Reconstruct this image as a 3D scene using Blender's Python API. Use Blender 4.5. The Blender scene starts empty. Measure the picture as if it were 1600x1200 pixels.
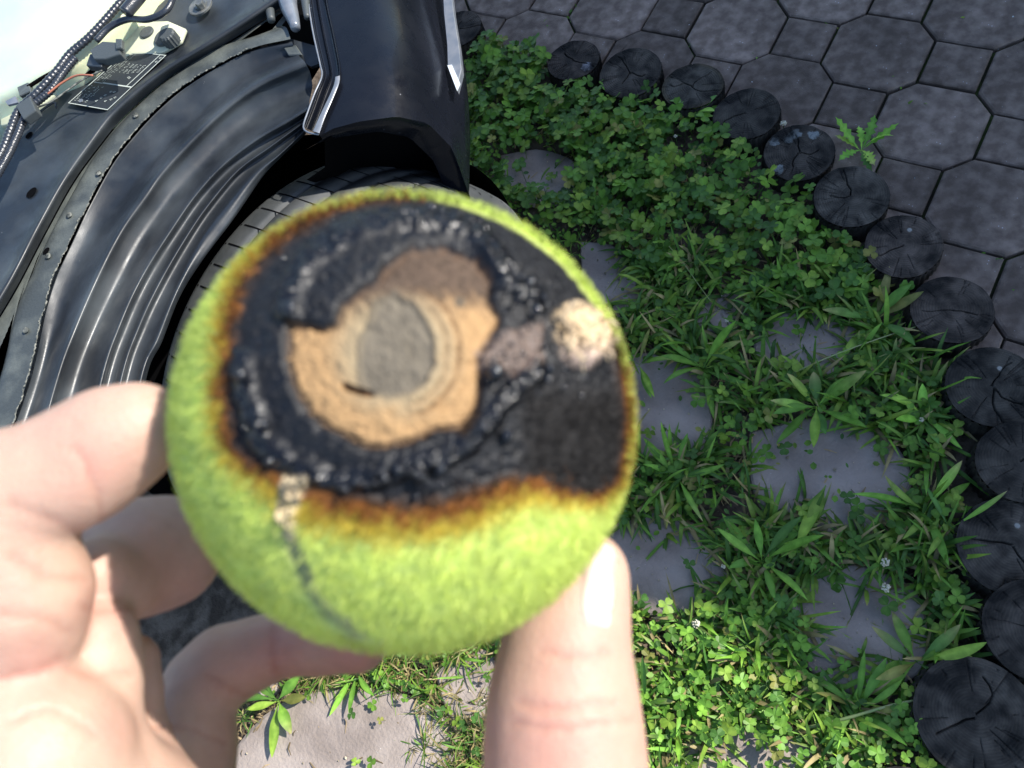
import bpy, bmesh, math, random
import numpy as np
from mathutils import Vector, Matrix, noise as mnoise

scene = bpy.context.scene
COL = scene.collection
random.seed(7)
rng = np.random.default_rng(7)

# ------------------------------------------------------------------ camera
F_PX, CX, CY = 1250.0, 800.0, 600.0           # focal length in pixels of the 1600 px wide photo
PITCH, ROLL, CAM_H = math.radians(61.33), math.radians(-33.03), 1.336
cp, sp, cr, sr = math.cos(PITCH), math.sin(PITCH), math.cos(ROLL), math.sin(ROLL)
FW = np.array([0, cp, -sp]); U0 = np.array([0, sp, cp]); R0 = np.array([1.0, 0, 0])
RT = R0 * cr + U0 * sr
UP = -R0 * sr + U0 * cr
CAM = np.array([0, 0, CAM_H])
cam_d = bpy.data.cameras.new('camera')
cam = bpy.data.objects.new('camera', cam_d)
COL.objects.link(cam)
M = Matrix(((RT[0], UP[0], -FW[0], 0), (RT[1], UP[1], -FW[1], 0), (RT[2], UP[2], -FW[2], CAM_H), (0, 0, 0, 1)))
cam.matrix_world = M
cam_d.sensor_width = 36.0
cam_d.lens = F_PX / 1600.0 * 36.0
cam_d.clip_start = 0.01
cam_d.clip_end = 500
cam_d.dof.use_dof = True
cam_d.dof.focus_distance = 1.15
cam_d.dof.aperture_fstop = 27.0
scene.camera = cam

# ------------------------------------------------------------------ light
SUN = np.array([0.725, -0.165, 0.655]); SUN /= np.linalg.norm(SUN)
world = bpy.data.worlds.new("World"); scene.world = world
world.use_nodes = True
wn = world.node_tree.nodes; wl = world.node_tree.links
sky = wn.new('ShaderNodeTexSky'); sky.sky_type = 'NISHITA'; sky.sun_disc = False
sky.sun_elevation = math.asin(SUN[2])
sky.sun_rotation = math.atan2(SUN[0], SUN[1])
sky.air_density = 1.0; sky.dust_density = 0.6; sky.ozone_density = 1.6
bg = wn['Background']; wl.new(sky.outputs[0], bg.inputs[0]); bg.inputs[1].default_value = 0.15
sd = bpy.data.lights.new('sun', 'SUN'); sd.energy = 4.6; sd.angle = math.radians(0.53); sd.color = (1.0, 0.95, 0.87)
so = bpy.data.objects.new('sun', sd); COL.objects.link(so)
so.rotation_euler = Vector(SUN).to_track_quat('Z', 'Y').to_euler()
so.location = (2, -1, 4)
scene.view_settings.view_transform = 'Standard'
scene.view_settings.look = 'None'
scene.view_settings.gamma = 1.0
scene.view_settings.exposure = 0.92
scene.view_settings.use_curve_mapping = False

# ------------------------------------------------------------------ maths helpers
def ray(px, py):
    return FW + RT * (px - CX) / F_PX - UP * (py - CY) / F_PX
def un(px, py, z=0.0):
    d = ray(px, py); t = (z - CAM_H) / d[2]
    return CAM + d * t
def dep(px, py, d):
    return CAM + ray(px, py) * d
def proj(P):
    d = np.asarray(P) - CAM
    z = d @ FW
    return np.stack([CX + F_PX * (d @ RT) / z, CY - F_PX * (d @ UP) / z, z], -1)
def sstep(a, b, x):
    t = np.clip((x - a) / (b - a), 0, 1); return t * t * (3 - 2 * t)
def _h(ix, iy, iz, seed):
    n = (ix * 374761393 + iy * 668265263 + iz * 2147483647 + seed * 1274126177) & 0xFFFFFFFF
    n = ((n ^ (n >> 13)) * 1274126177) & 0xFFFFFFFF
    n = n ^ (n >> 16)
    return (n & 0xFFFFFF) / float(0xFFFFFF)
def vnoise(P, seed=0):
    P = np.asarray(P, float); I = np.floor(P).astype(np.int64); f = P - I; f = f * f * (3 - 2 * f)
    r = 0
    for a in (0, 1):
        for b in (0, 1):
            for c in (0, 1):
                w = (f[:, 0] if a else 1 - f[:, 0]) * (f[:, 1] if b else 1 - f[:, 1]) * (f[:, 2] if c else 1 - f[:, 2])
                r = r + w * _h(I[:, 0] + a, I[:, 1] + b, I[:, 2] + c, seed)
    return r * 2 - 1
def fbm(P, sc, oct=4, seed=0):
    P = np.asarray(P, float)
    if P.shape[1] == 2: P = np.c_[P, np.zeros(len(P))]
    r = 0; a = 1; t = 0
    for o in range(oct):
        r = r + a * vnoise(P * sc + 17.3 * o, seed + o); t += a; a *= .5; sc *= 2.03
    return r / t
def sdpoly(P, poly):
    P = np.asarray(P); V = np.asarray(poly, float)
    d = np.full(len(P), 1e18); s = np.ones(len(P))
    n = len(V)
    for i in range(n):
        a = V[i]; b = V[(i - 1) % n]
        e = b - a; w = P - a
        t = np.clip((w @ e) / (e @ e), 0, 1)
        q = w - t[:, None] * e
        d = np.minimum(d, (q * q).sum(1))
        c1 = P[:, 1] >= a[1]; c2 = P[:, 1] < b[1]; c3 = e[0] * w[:, 1] > e[1] * w[:, 0]
        flip = (c1 & c2 & c3) | (~c1 & ~c2 & ~c3)
        s = np.where(flip, -s, s)
    return s * np.sqrt(d)
def dline(P, pts):
    P = np.asarray(P); d = np.full(len(P), 1e18); V = np.asarray(pts, float)
    for i in range(len(V) - 1):
        a, b = V[i], V[i + 1]; e = b - a; w = P - a
        t = np.clip((w @ e) / (e @ e), 0, 1); q = w - t[:, None] * e
        d = np.minimum(d, (q * q).sum(1))
    return np.sqrt(d)
def resample(pts, n):
    pts = np.asarray(pts, float)
    # catmull-rom then arc-length resample
    P = np.vstack([2 * pts[0] - pts[1], pts, 2 * pts[-1] - pts[-2]])
    out = []
    for i in range(1, len(P) - 2):
        for t in np.linspace(0, 1, 12, endpoint=False):
            a, b, c, d = P[i - 1], P[i], P[i + 1], P[i + 2]
            out.append(.5 * ((2 * b) + (-a + c) * t + (2 * a - 5 * b + 4 * c - d) * t * t + (-a + 3 * b - 3 * c + d) * t ** 3))
    out.append(P[-2]); out = np.array(out)
    L = np.r_[0, np.cumsum(np.linalg.norm(np.diff(out, axis=0), axis=1))]
    q = np.linspace(0, L[-1], n)
    return np.stack([np.interp(q, L, out[:, k]) for k in range(out.shape[1])], 1)

# ------------------------------------------------------------------ object helpers
def new_mesh(name, V, F, mat=None, smooth=False, col=None, attrs=None):
    me = bpy.data.meshes.new(name)
    if isinstance(F, np.ndarray):
        V = np.ascontiguousarray(V, dtype=np.float32); nv = F.shape[1]
        me.vertices.add(len(V)); me.vertices.foreach_set('co', V.ravel())
        me.loops.add(F.size); me.loops.foreach_set('vertex_index', F.astype(np.int32).ravel())
        me.polygons.add(len(F)); me.polygons.foreach_set('loop_start', np.arange(0, F.size, nv, dtype=np.int32))
        me.update(calc_edges=True)
    else:
        me.from_pydata([tuple(map(float, v)) for v in V], [], [tuple(int(i) for i in f) for f in F]); me.update()
    if smooth: me.polygons.foreach_set('use_smooth', np.ones(len(me.polygons), bool))
    if col is not None:
        ca = me.color_attributes.new('Col', 'FLOAT_COLOR', 'POINT')
        c4 = np.c_[np.asarray(col, np.float32), np.ones(len(V), np.float32)] if np.asarray(col).shape[1] == 3 else col
        ca.data.foreach_set('color', np.ascontiguousarray(c4, np.float32).ravel())
    if attrs:
        for k, v in attrs.items():
            a = me.attributes.new(k, 'FLOAT', 'POINT'); a.data.foreach_set('value', np.ascontiguousarray(v, np.float32))
    if mat: me.materials.append(mat)
    return me
def link(name, me, parent=None, loc=None, rotz=0):
    o = bpy.data.objects.new(name, me); COL.objects.link(o)
    if parent: o.parent = parent
    if loc is not None: o.location = tuple(map(float, loc))
    if rotz: o.rotation_euler = (0, 0, rotz)
    return o
def obj(name, V, F, mat, parent=None, **k):
    return link(name, new_mesh(name, V, F, mat, **k), parent)
def empty(name, loc=(0, 0, 0)):
    o = bpy.data.objects.new(name, None); COL.objects.link(o); o.location = tuple(map(float, loc)); o.empty_display_size = .05
    return o
def tag(o, label=None, cat=None, group=None, kind=None):
    if label: o['label'] = label
    if cat: o['category'] = cat
    if group: o['group'] = group
    if kind: o['kind'] = kind
    return o
def bm_obj(name, bm, mat, parent=None, smooth=False):
    me = bpy.data.meshes.new(name); bm.normal_update(); bm.to_mesh(me); bm.free()
    if smooth: me.polygons.foreach_set('use_smooth', np.ones(len(me.polygons), bool))
    me.materials.append(mat)
    return link(name, me, parent)
def grid_faces(n, m, close=False):
    i, j = np.meshgrid(np.arange(n - 1), np.arange(m if close else m - 1), indexing='ij')
    i = i.ravel(); j = j.ravel(); j2 = (j + 1) % m
    return np.stack([i * m + j, i * m + j2, (i + 1) * m + j2, (i + 1) * m + j], 1)
def tube_geo(pts, r, seg=8, caps=True):
    pts = np.asarray(pts, float); n = len(pts); r = np.broadcast_to(r, (n,))
    T = np.gradient(pts, axis=0); T /= np.linalg.norm(T, axis=1)[:, None] + 1e-12
    ref = np.array([0.13, .2, 1.0]); V = []
    for i in range(n):
        a = np.cross(T[i], ref); a /= np.linalg.norm(a) + 1e-9; b = np.cross(T[i], a)
        for k in range(seg):
            an = 2 * math.pi * k / seg
            V.append(pts[i] + r[i] * (a * math.cos(an) + b * math.sin(an)))
    F = [tuple(f) for f in grid_faces(n, seg, True)]
    if caps: F += [tuple(range(seg))[::-1], tuple(range((n - 1) * seg, n * seg))]
    return V, F
def tube(name, pts, r, mat, parent=None, seg=8, n=None):
    if n: pts = resample(pts, n)
    V, F = tube_geo(pts, r, seg)
    return obj(name, V, F, mat, parent, smooth=True)
def prism(name, poly, z_top, h, mat, parent=None, bevel=0.0, seg=2, smooth=False, dirv=(0, 0, -1)):
    """closed solid: polygon of 3-D points (top) pushed along dirv by h"""
    bm = bmesh.new()
    top = [bm.verts.new(tuple(map(float, (p[0], p[1], p[2] if len(p) > 2 else z_top)))) for p in poly]
    d = Vector(dirv).normalized() * h
    bot = [bm.verts.new(v.co + d) for v in top]
    n = len(top)
    ft = bm.faces.new(top); bm.faces.new(bot[::-1])
    for i in range(n): bm.faces.new((top[i], bot[i], bot[(i + 1) % n], top[(i + 1) % n]))
    bmesh.ops.recalc_face_normals(bm, faces=bm.faces)
    if bevel: bmesh.ops.bevel(bm, geom=list(bm.edges), offset=bevel, segments=seg, affect='EDGES', profile=.5)
    return bm_obj(name, bm, mat, parent, smooth)
class Acc:
    def __init__(s): s.V = []; s.F = []; s.C = []; s.n = 0
    def add(s, V, F, C=None):
        V = np.asarray(V); s.V.append(V); s.F += [tuple(int(i) + s.n for i in f) for f in F]
        if C is not None:
            C = np.asarray(C, float)
            s.C.append(np.broadcast_to(C, (len(V), 3)) if C.ndim == 1 else C)
        s.n += len(V)
    def build(s, name, mat, parent=None, smooth=False):
        return obj(name, np.vstack(s.V), s.F, mat, parent, smooth=smooth, col=np.vstack(s.C) if s.C else None)

# ------------------------------------------------------------------ materials
def mat(name, color=(.5, .5, .5), rough=.6, c2=None, nscale=20, ndetail=5, bump=0.0, bscale=200, attr=False, metal=0.0, spec=.5,
        rough_attr=None, sss=0.0, trans=0.0, coat=0.0, c2_lo=.4, c2_hi=.65, mapping=None, extra=None, bdist=.001):
    m = bpy.data.materials.new(name); m.use_nodes = True
    nt = m.node_tree; N = nt.nodes; L = nt.links; b = N['Principled BSDF']
    b.inputs['Roughness'].default_value = rough; b.inputs['Metallic'].default_value = metal
    b.inputs['Specular IOR Level'].default_value = spec
    tc = N.new('ShaderNodeTexCoord')
    src = None
    if attr:
        a = N.new('ShaderNodeAttribute'); a.attribute_name = 'Col'; src = a.outputs['Color']
    if c2 is not None:
        nz = N.new('ShaderNodeTexNoise'); nz.inputs['Scale'].default_value = nscale; nz.inputs['Detail'].default_value = ndetail
        L.new(tc.outputs['Object'], nz.inputs['Vector'])
        rp = N.new('ShaderNodeValToRGB'); rp.color_ramp.elements[0].position = c2_lo; rp.color_ramp.elements[1].position = c2_hi
        L.new(nz.outputs['Fac'], rp.inputs['Fac'])
        if attr:
            rp.color_ramp.elements[0].color = (1, 1, 1, 1); rp.color_ramp.elements[1].color = (*c2, 1)
            mx = N.new('ShaderNodeMix'); mx.data_type = 'RGBA'; mx.blend_type = 'MULTIPLY'; mx.inputs[0].default_value = 1
            L.new(src, mx.inputs[6]); L.new(rp.outputs['Color'], mx.inputs[7]); src = mx.outputs[2]
        else:
            rp.color_ramp.elements[0].color = (*color, 1); rp.color_ramp.elements[1].color = (*c2, 1); src = rp.outputs['Color']
    if src is None: b.inputs['Base Color'].default_value = (*color, 1)
    else: L.new(src, b.inputs['Base Color'])
    m['src'] = 1
    if bump:
        bn = N.new('ShaderNodeTexNoise'); bn.inputs['Scale'].default_value = bscale; bn.inputs['Detail'].default_value = 6
        L.new(tc.outputs['Object'], bn.inputs['Vector'])
        bu = N.new('ShaderNodeBump'); bu.inputs['Strength'].default_value = bump; bu.inputs['Distance'].default_value = bdist
        L.new(bn.outputs['Fac'], bu.inputs['Height']); L.new(bu.outputs['Normal'], b.inputs['Normal'])
    if rough_attr:
        a = N.new('ShaderNodeAttribute'); a.attribute_name = rough_attr; L.new(a.outputs['Fac'], b.inputs['Roughness'])
    if sss:
        b.inputs['Subsurface Weight'].default_value = sss; b.inputs['Subsurface Radius'].default_value = (1.0, .35, .2)
        b.inputs['Subsurface Scale'].default_value = .004
    if coat: b.inputs['Coat Weight'].default_value = coat; b.inputs['Coat Roughness'].default_value = .04
    if trans:   # leaves: thin translucency
        tr = N.new('ShaderNodeBsdfTranslucent'); ms = N.new('ShaderNodeMixShader'); ms.inputs[0].default_value = trans
        if src is not None: L.new(src, tr.inputs['Color'])
        else: tr.inputs['Color'].default_value = (*color, 1)
        L.new(b.outputs[0], ms.inputs[1]); L.new(tr.outputs[0], ms.inputs[2]); L.new(ms.outputs[0], N['Material Output'].inputs['Surface'])
    if extra: extra(nt, N, L, b, tc, src)
    return m

def specks(th_lo, th_hi, scale, colr):
    def f(nt, N, L, b, tc, src):
        v = N.new('ShaderNodeTexVoronoi'); v.inputs['Scale'].default_value = scale
        L.new(tc.outputs['Object'], v.inputs['Vector'])
        rp = N.new('ShaderNodeValToRGB'); rp.color_ramp.elements[0].position = th_lo; rp.color_ramp.elements[0].color = (1, 1, 1, 1)
        rp.color_ramp.elements[1].position = th_hi; rp.color_ramp.elements[1].color = (0, 0, 0, 1)
        L.new(v.outputs['Distance'], rp.inputs['Fac'])
        n2 = N.new('ShaderNodeTexNoise'); n2.inputs['Scale'].default_value = scale * .23; L.new(tc.outputs['Object'], n2.inputs['Vector'])
        r2 = N.new('ShaderNodeValToRGB'); r2.color_ramp.elements[0].position = .55; r2.color_ramp.elements[1].position = .66
        L.new(n2.outputs['Fac'], r2.inputs['Fac'])
        mu = N.new('ShaderNodeMath'); mu.operation = 'MULTIPLY'
        L.new(rp.outputs['Color'], mu.inputs[0]); L.new(r2.outputs['Color'], mu.inputs[1])
        mx = N.new('ShaderNodeMix'); mx.data_type = 'RGBA'
        L.new(mu.outputs[0], mx.inputs[0]); L.new(src, mx.inputs[6]); mx.inputs[7].default_value = (*colr, 1)
        L.new(mx.outputs[2], b.inputs['Base Color'])
    return f

def both(*fs):
    def f(*a):
        for g in fs: g(*a)
    return f
def rvar(lo, hi, scale, stretch=(1, 1, 1)):
    def f(nt, N, L, b, tc, src):
        mp = N.new('ShaderNodeMapping'); mp.inputs['Scale'].default_value = stretch; L.new(tc.outputs['Object'], mp.inputs['Vector'])
        n = N.new('ShaderNodeTexNoise'); n.inputs['Scale'].default_value = scale; n.inputs['Detail'].default_value = 8; n.inputs['Roughness'].default_value = .65; L.new(mp.outputs[0], n.inputs['Vector'])
        r_ = N.new('ShaderNodeMapRange'); r_.inputs['From Min'].default_value = .35; r_.inputs['From Max'].default_value = .68; r_.inputs['To Min'].default_value = lo; r_.inputs['To Max'].default_value = hi
        L.new(n.outputs['Fac'], r_.inputs['Value']); L.new(r_.outputs[0], b.inputs['Roughness'])
    return f
M_soil = mat('soil', (.06, .045, .033), .95, c2=(.16, .125, .095), nscale=30, bump=1, bscale=160, bdist=.004, spec=.2, extra=specks(.1, .25, 260, (.24, .2, .15)))
M_joint = mat('joint_moss', (.035, .032, .022), .95, c2=(.05, .075, .02), nscale=18, bump=1, bscale=220, bdist=.003, spec=.2)
def objrand(nt, N, L, b, tc, src):
    lk = [l for l in nt.links if l.to_socket == b.inputs['Base Color']][0]; s0 = lk.from_socket
    oi = N.new('ShaderNodeObjectInfo'); mr = N.new('ShaderNodeMapRange'); mr.inputs['To Min'].default_value = .72; mr.inputs['To Max'].default_value = 1.25
    L.new(oi.outputs['Random'], mr.inputs['Value'])
    n = N.new('ShaderNodeTexNoise'); n.inputs['Scale'].default_value = 5; n.inputs['Detail'].default_value = 4
    ad = N.new('ShaderNodeVectorMath'); ad.operation = 'ADD'; L.new(tc.outputs['Object'], ad.inputs[0]); L.new(oi.outputs['Location'], ad.inputs[1]); L.new(ad.outputs[0], n.inputs['Vector'])
    m2 = N.new('ShaderNodeMapRange'); m2.inputs['From Min'].default_value = .3; m2.inputs['From Max'].default_value = .7; m2.inputs['To Min'].default_value = .65; m2.inputs['To Max'].default_value = 1.3; L.new(n.outputs['Fac'], m2.inputs['Value'])
    mm_ = N.new('ShaderNodeMath'); mm_.operation = 'MULTIPLY'; L.new(mr.outputs[0], mm_.inputs[0]); L.new(m2.outputs[0], mm_.inputs[1])
    vm = N.new('ShaderNodeVectorMath'); vm.operation = 'SCALE'; L.new(s0, vm.inputs[0]); L.new(mm_.outputs[0], vm.inputs['Scale']); L.new(vm.outputs[0], b.inputs['Base Color'])
M_paver = mat('paver_concrete', (.115, .086, .070), .88, c2=(.215, .168, .140), nscale=34, ndetail=10, bump=1.0, bscale=420, bdist=.0012, spec=.3, extra=both(specks(.06, .16, 130, (.5, .5, .55)), objrand))
M_flag = mat('flag_stone', (.23, .19, .165), .88, c2=(.36, .305, .27), nscale=9, ndetail=10, bump=.9, bscale=180, bdist=.002, spec=.25, extra=specks(.06, .18, 170, (.5, .48, .46)))
M_log = mat('weathered_wood', (.030, .032, .034), .85, c2=(.075, .076, .075), nscale=26, ndetail=8, bump=.8, bscale=260, bdist=.0015, spec=.35, attr=True)
M_leaf = mat('leaf', rough=.5, attr=True, trans=.28, spec=.35, bump=.15, bscale=500, c2=(.6, .68, .6), nscale=60)
M_dry = mat('dry_litter', rough=.9, attr=True, spec=.2)
M_paint = mat('black_car_paint', (.004, .005, .008), .24, coat=.1, spec=.2, c2=(.007, .008, .012), nscale=6, bump=.03, bscale=900, extra=both(specks(.03, .06, 55, (.2, .2, .22)), rvar(.18, .4, 30)))
M_plastic = mat('dusty_black_plastic', (.012, .015, .019), .27, c2=(.055, .064, .07), nscale=13, ndetail=10, bump=.25, bscale=700, bdist=.0004, spec=.55, c2_lo=.42, c2_hi=.8, extra=both(specks(.03, .08, 90, (.16, .17, .17)), rvar(.30, .62, 22)))
M_metalflange = mat('grey_flange', (.045, .052, .052), .4, c2=(.10, .11, .10), nscale=28, ndetail=8, bump=.6, bscale=300, spec=.5)
M_seal = mat('seam_sealer', (.05, .055, .05), .5, c2=(.2, .2, .17), nscale=200, bump=1, bscale=500, spec=.4)
M_dark = mat('dark_cavity', (.002, .002, .0025), 1.0, spec=.05)  # near-black colour stands in for the wing's shade in the wheel well
M_rubber = mat('tyre_rubber', (.032, .036, .038), .7, c2=(.06, .063, .064), nscale=22, ndetail=8, bump=.4, bscale=600, spec=.4)
M_rim = mat('rim_alloy', (.35, .36, .38), .35, metal=.9)
M_hose = mat('ribbed_hose', (.02, .024, .032), .28, bump=.5, bscale=500, spec=.6)
M_chrome = mat('trim_metal', (.16, .18, .21), .3, metal=.3, c2=(.22, .23, .25), nscale=60)
M_white = mat('white_tank_plastic', (.38, .52, .50), .45, sss=.2, c2=(.54, .57, .38), nscale=4)
M_cream = mat('cream_plastic', (.42, .44, .32), .5, c2=(.55, .55, .4), nscale=18)
M_bolt = mat('zinc_bolt', (.12, .13, .13), .45, metal=.5, c2=(.22, .22, .2), nscale=90)
M_knob = mat('grey_knob_plastic', (.05, .058, .06), .5, bump=.3, bscale=500)
M_sticker = mat('sticker_dark', (.022, .026, .03), .42, spec=.4)
M_print = mat('sticker_print', (.42, .46, .42), .5)
M_wire = mat('orange_wire', (.34, .12, .07), .5)
M_wall = mat('wall_render', (.42, .40, .36), .9, c2=(.5, .48, .44), nscale=5, bump=.4, bscale=90)
M_concrete = mat('occluder_concrete', (.3, .3, .29), .9, c2=(.38, .37, .35), nscale=7, bump=.4, bscale=60)

# =================================================================== STRUCTURE
# log edging centres (pixel of the log top, diameter factor)
LOGS = [(716, 46, .125), (895, 92, .125), (985, 112, .14), (1082, 132, .135), (1167, 176, .135), (1248, 234, .138), (1329, 308, .138), (1412, 384, .132),
        (1487, 482, .135), (1552, 604, .145), (1598, 722, .135), (1580, 852, .15), (1628, 985, .15), (1524, 1118, .165), (1420, 1290, .15)]
logc = np.array([un(x, y, .035)[:2] for x, y, _ in LOGS])
first = logc[0] + (logc[0] - logc[1]) / np.linalg.norm(logc[0] - logc[1]) * 6
last = logc[-1] + (logc[-1] - logc[-2]) / np.linalg.norm(logc[-1] - logc[-2]) * 4
EDGE = np.vstack([first, logc, last])
pave_poly = np.vstack([EDGE, [[6, -6]], [[30, 0]], [[30, 30]], [[0, 40]]])

def ground_sheet():
    # fine grid near, coarse skirt to the horizon
    xs = np.r_[-60, -20, -8, -4, np.linspace(-1.9, 1.5, 230), 4, 8, 20, 60]
    ys = np.r_[-60, -20, -6, -2, np.linspace(-.7, 3.2, 250), 6, 12, 30, 60]
    X, Y = np.meshgrid(xs, ys, indexing='ij'); P = np.c_[X.ravel(), Y.ravel()]
    near = (np.abs(P[:, 0]) < 2) & (P[:, 1] > -1) & (P[:, 1] < 3.3)
    z = -.022 + np.where(near, .007 * fbm(P, 9, 4, 3) + .004 * fbm(P, 45, 3, 5), 0)
    o = obj('ground', np.c_[P, z], grid_faces(len(xs), len(ys)), M_soil, smooth=True)
    return tag(o, kind='structure')
ground_sheet()
bm = bmesh.new()
vs = [bm.verts.new((float(x), float(y), -.013)) for x, y in pave_poly]
f = bm.faces.new(vs); bmesh.ops.triangulate(bm, faces=[f])
bmesh.ops.recalc_face_normals(bm, faces=bm.faces)
for f in bm.faces:
    if f.normal.z < 0: f.normal_flip()
pavement = bm_obj('pavement', bm, M_joint); tag(pavement, kind='structure')

# pavers: truncated-square lattice
A_ = un(1150, 42)[:2]; yawp = math.radians(-103.95); a_ = .21
uu = np.array([math.cos(yawp), math.sin(yawp)]); vv = np.array([-uu[1], uu[0]])
def stone_mesh(name, poly, gap, bev=.006, m=M_paver, zt=0.0):
    poly = np.asarray(poly, float); c = poly.mean(0); n = len(poly)
    def inset(p, g):
        out = []
        for i in range(n):
            a, b, d = p[i - 1], p[i], p[(i + 1) % n]
            e1 = (b - a) / np.linalg.norm(b - a); e2 = (d - b) / np.linalg.norm(d - b)
            n1 = np.array([-e1[1], e1[0]]); n2 = np.array([-e2[1], e2[0]]); h = n1 + n2; h = h / max((h @ n1), .3)
            out.append(b + h * g)
        return np.array(out)
    area = sum(poly[i - 1][0] * poly[i][1] - poly[i][0] * poly[i - 1][1] for i in range(n))
    if area < 0: poly = poly[::-1]
    o0 = inset(poly, gap); o1 = inset(poly, gap + bev * .4); o2 = inset(poly, gap + bev)
    V = [(*p, -.04) for p in o0] + [(*p, zt - bev * .6) for p in o0] + [(*p, zt - bev * .15) for p in o1] + [(*p, zt) for p in o2]
    F = []
    for k in range(3):
        for i in range(n):
            j = (i + 1) % n; F.append((k * n + i, k * n + j, (k + 1) * n + j, (k + 1) * n + i))
    F.append(tuple(range(3 * n, 4 * n)))
    return new_mesh(name, V, F, m)
k14 = .14 * a_; h5 = .5 * a_
oct_l = [(h5, -k14), (h5, k14), (k14, h5), (-k14, h5), (-h5, k14), (-h5, -k14), (-k14, -h5), (k14, -h5)]
sq_l = [(0, -h5 + k14), (h5 - k14, 0), (0, h5 - k14), (-h5 + k14, 0)]
oct_me = stone_mesh('paving_stone', oct_l, .0034, .007)
sq_me = stone_mesh('paving_stone', sq_l, .0022, .005)
Rl = np.stack([uu, vv], 1)
def clip_poly(poly, a, b, side):
    out = []; n = np.array([-(b - a)[1], (b - a)[0]]); n = n / np.linalg.norm(n) * side
    for i in range(len(poly)):
        p, q = poly[i - 1], poly[i]; dp = (p - a) @ n; dq = (q - a) @ n
        if dp * dq < 0: out.append(p + (q - p) * dp / (dp - dq))
        if dq >= 0: out.append(q)
    return np.array(out)
# pavement is on the "outside" of the edge line
cnt = 0
for i in range(-9, 9):
    for j in range(-9, 10):
        for kind, loc_l, off in (('o', oct_l, 0), ('s', sq_l, .5)):
            c = A_ + uu * (i + off) * a_ + vv * (j + off) * a_
            if not (-.3 < c[0] < 1.75 and -1.0 < c[1] < 3.4): continue
            pp = proj(np.array([*c, 0]))
            if not (520 < pp[0] < 2000 and -600 < pp[1] < 1700): continue
            W = np.array([c + Rl @ np.array(q) for q in loc_l])
            sdv = sdpoly(W, pave_poly); sc = sdpoly(np.array([c]), pave_poly)[0]
            if (sdv > .0).all(): continue
            jitter = random.uniform(-.0012, .0018); rj = random.uniform(-.008, .008)
            if (sdv < 0).all():
                link('paving_stone', oct_me if kind == 'o' else sq_me, pavement, (c[0], c[1], jitter), yawp + rj)
            else:
                d = [dline(np.array([c]), EDGE[k:k + 2])[0] for k in range(len(EDGE) - 1)]
                k = int(np.argmin(d)); a, b = EDGE[k], EDGE[k + 1]
                mid = (a + b) / 2; nn = np.array([-(b - a)[1], (b - a)[0]]); nn /= np.linalg.norm(nn)
                side = 1 if sdpoly(np.array([mid + nn * .02]), pave_poly)[0] < 0 else -1
                W2 = clip_poly(list(W), a, b, side)
                if len(W2) < 3: continue
                ar = abs(sum(W2[q - 1][0] * W2[q][1] - W2[q][0] * W2[q - 1][1] for q in range(len(W2)))) / 2
                if ar < .0012: continue
                me = stone_mesh('paving_stone', W2 - c, .002, .003)
                link('paving_stone', me, pavement, (c[0], c[1], jitter))
            cnt += 1
print('pavers', cnt)

# flagstones in the bed
FLAGS = [[(780, 240), (850, 232), (905, 258), (900, 300), (835, 318), (790, 285)],
         [(905, 375), (965, 385), (1010, 440), (975, 500), (915, 480)],
         [(1185, 500), (1260, 480), (1345, 515), (1325, 575), (1235, 590), (1180, 560)],
         [(960, 545), (1065, 560), (1105, 615), (1110, 700), (1040, 730), (950, 705)],
         [(1172, 672), (1290, 650), (1400, 690), (1425, 770), (1335, 845), (1215, 815), (1172, 750)],
         [(940, 800), (1040, 800), (1130, 850), (1140, 935), (1050, 960), (930, 940)],
         [(1235, 905), (1340, 880), (1440, 930), (1450, 1040), (1330, 1085), (1245, 1020)],
         [(300, 1260), (420, 1105), (550, 1072), (680, 1105), (720, 1190), (640, 1320), (420, 1360)],
         [(675, 1045), (770, 1010), (860, 1060), (830, 1120), (710, 1130)],
         [(1040, 1160), (1170, 1130), (1270, 1170), (1260, 1260), (1060, 1280)],
         [(1090, 470), (1150, 455), (1175, 490), (1130, 520), (1085, 505)],
         [(330, 1010), (420, 1000), (430, 1080), (340, 1090)]]
FL_LABEL = ['small grey flagstone among clover next to the black car', 'narrow flagstone fragment just above right of the tennis ball',
            'flat stone half covered by grass near the middle of the edging', 'grey flagstone directly right of the burnt ball',
            'large purplish grey flagstone with a plantain leaf lying over it', 'dark flagstone beside the tip of the thumb',
            'flagstone in the shade beside the lowest wooden posts', 'large sunlit pale flagstone below the ball at the bottom edge',
            'sunlit flagstone with dry grass left of the thumb', 'broken dark flagstone at the bottom right of the thumb',
            'tiny stone showing through clover right of the ball', 'shaded stone under the little finger']
flag_w = []
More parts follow.
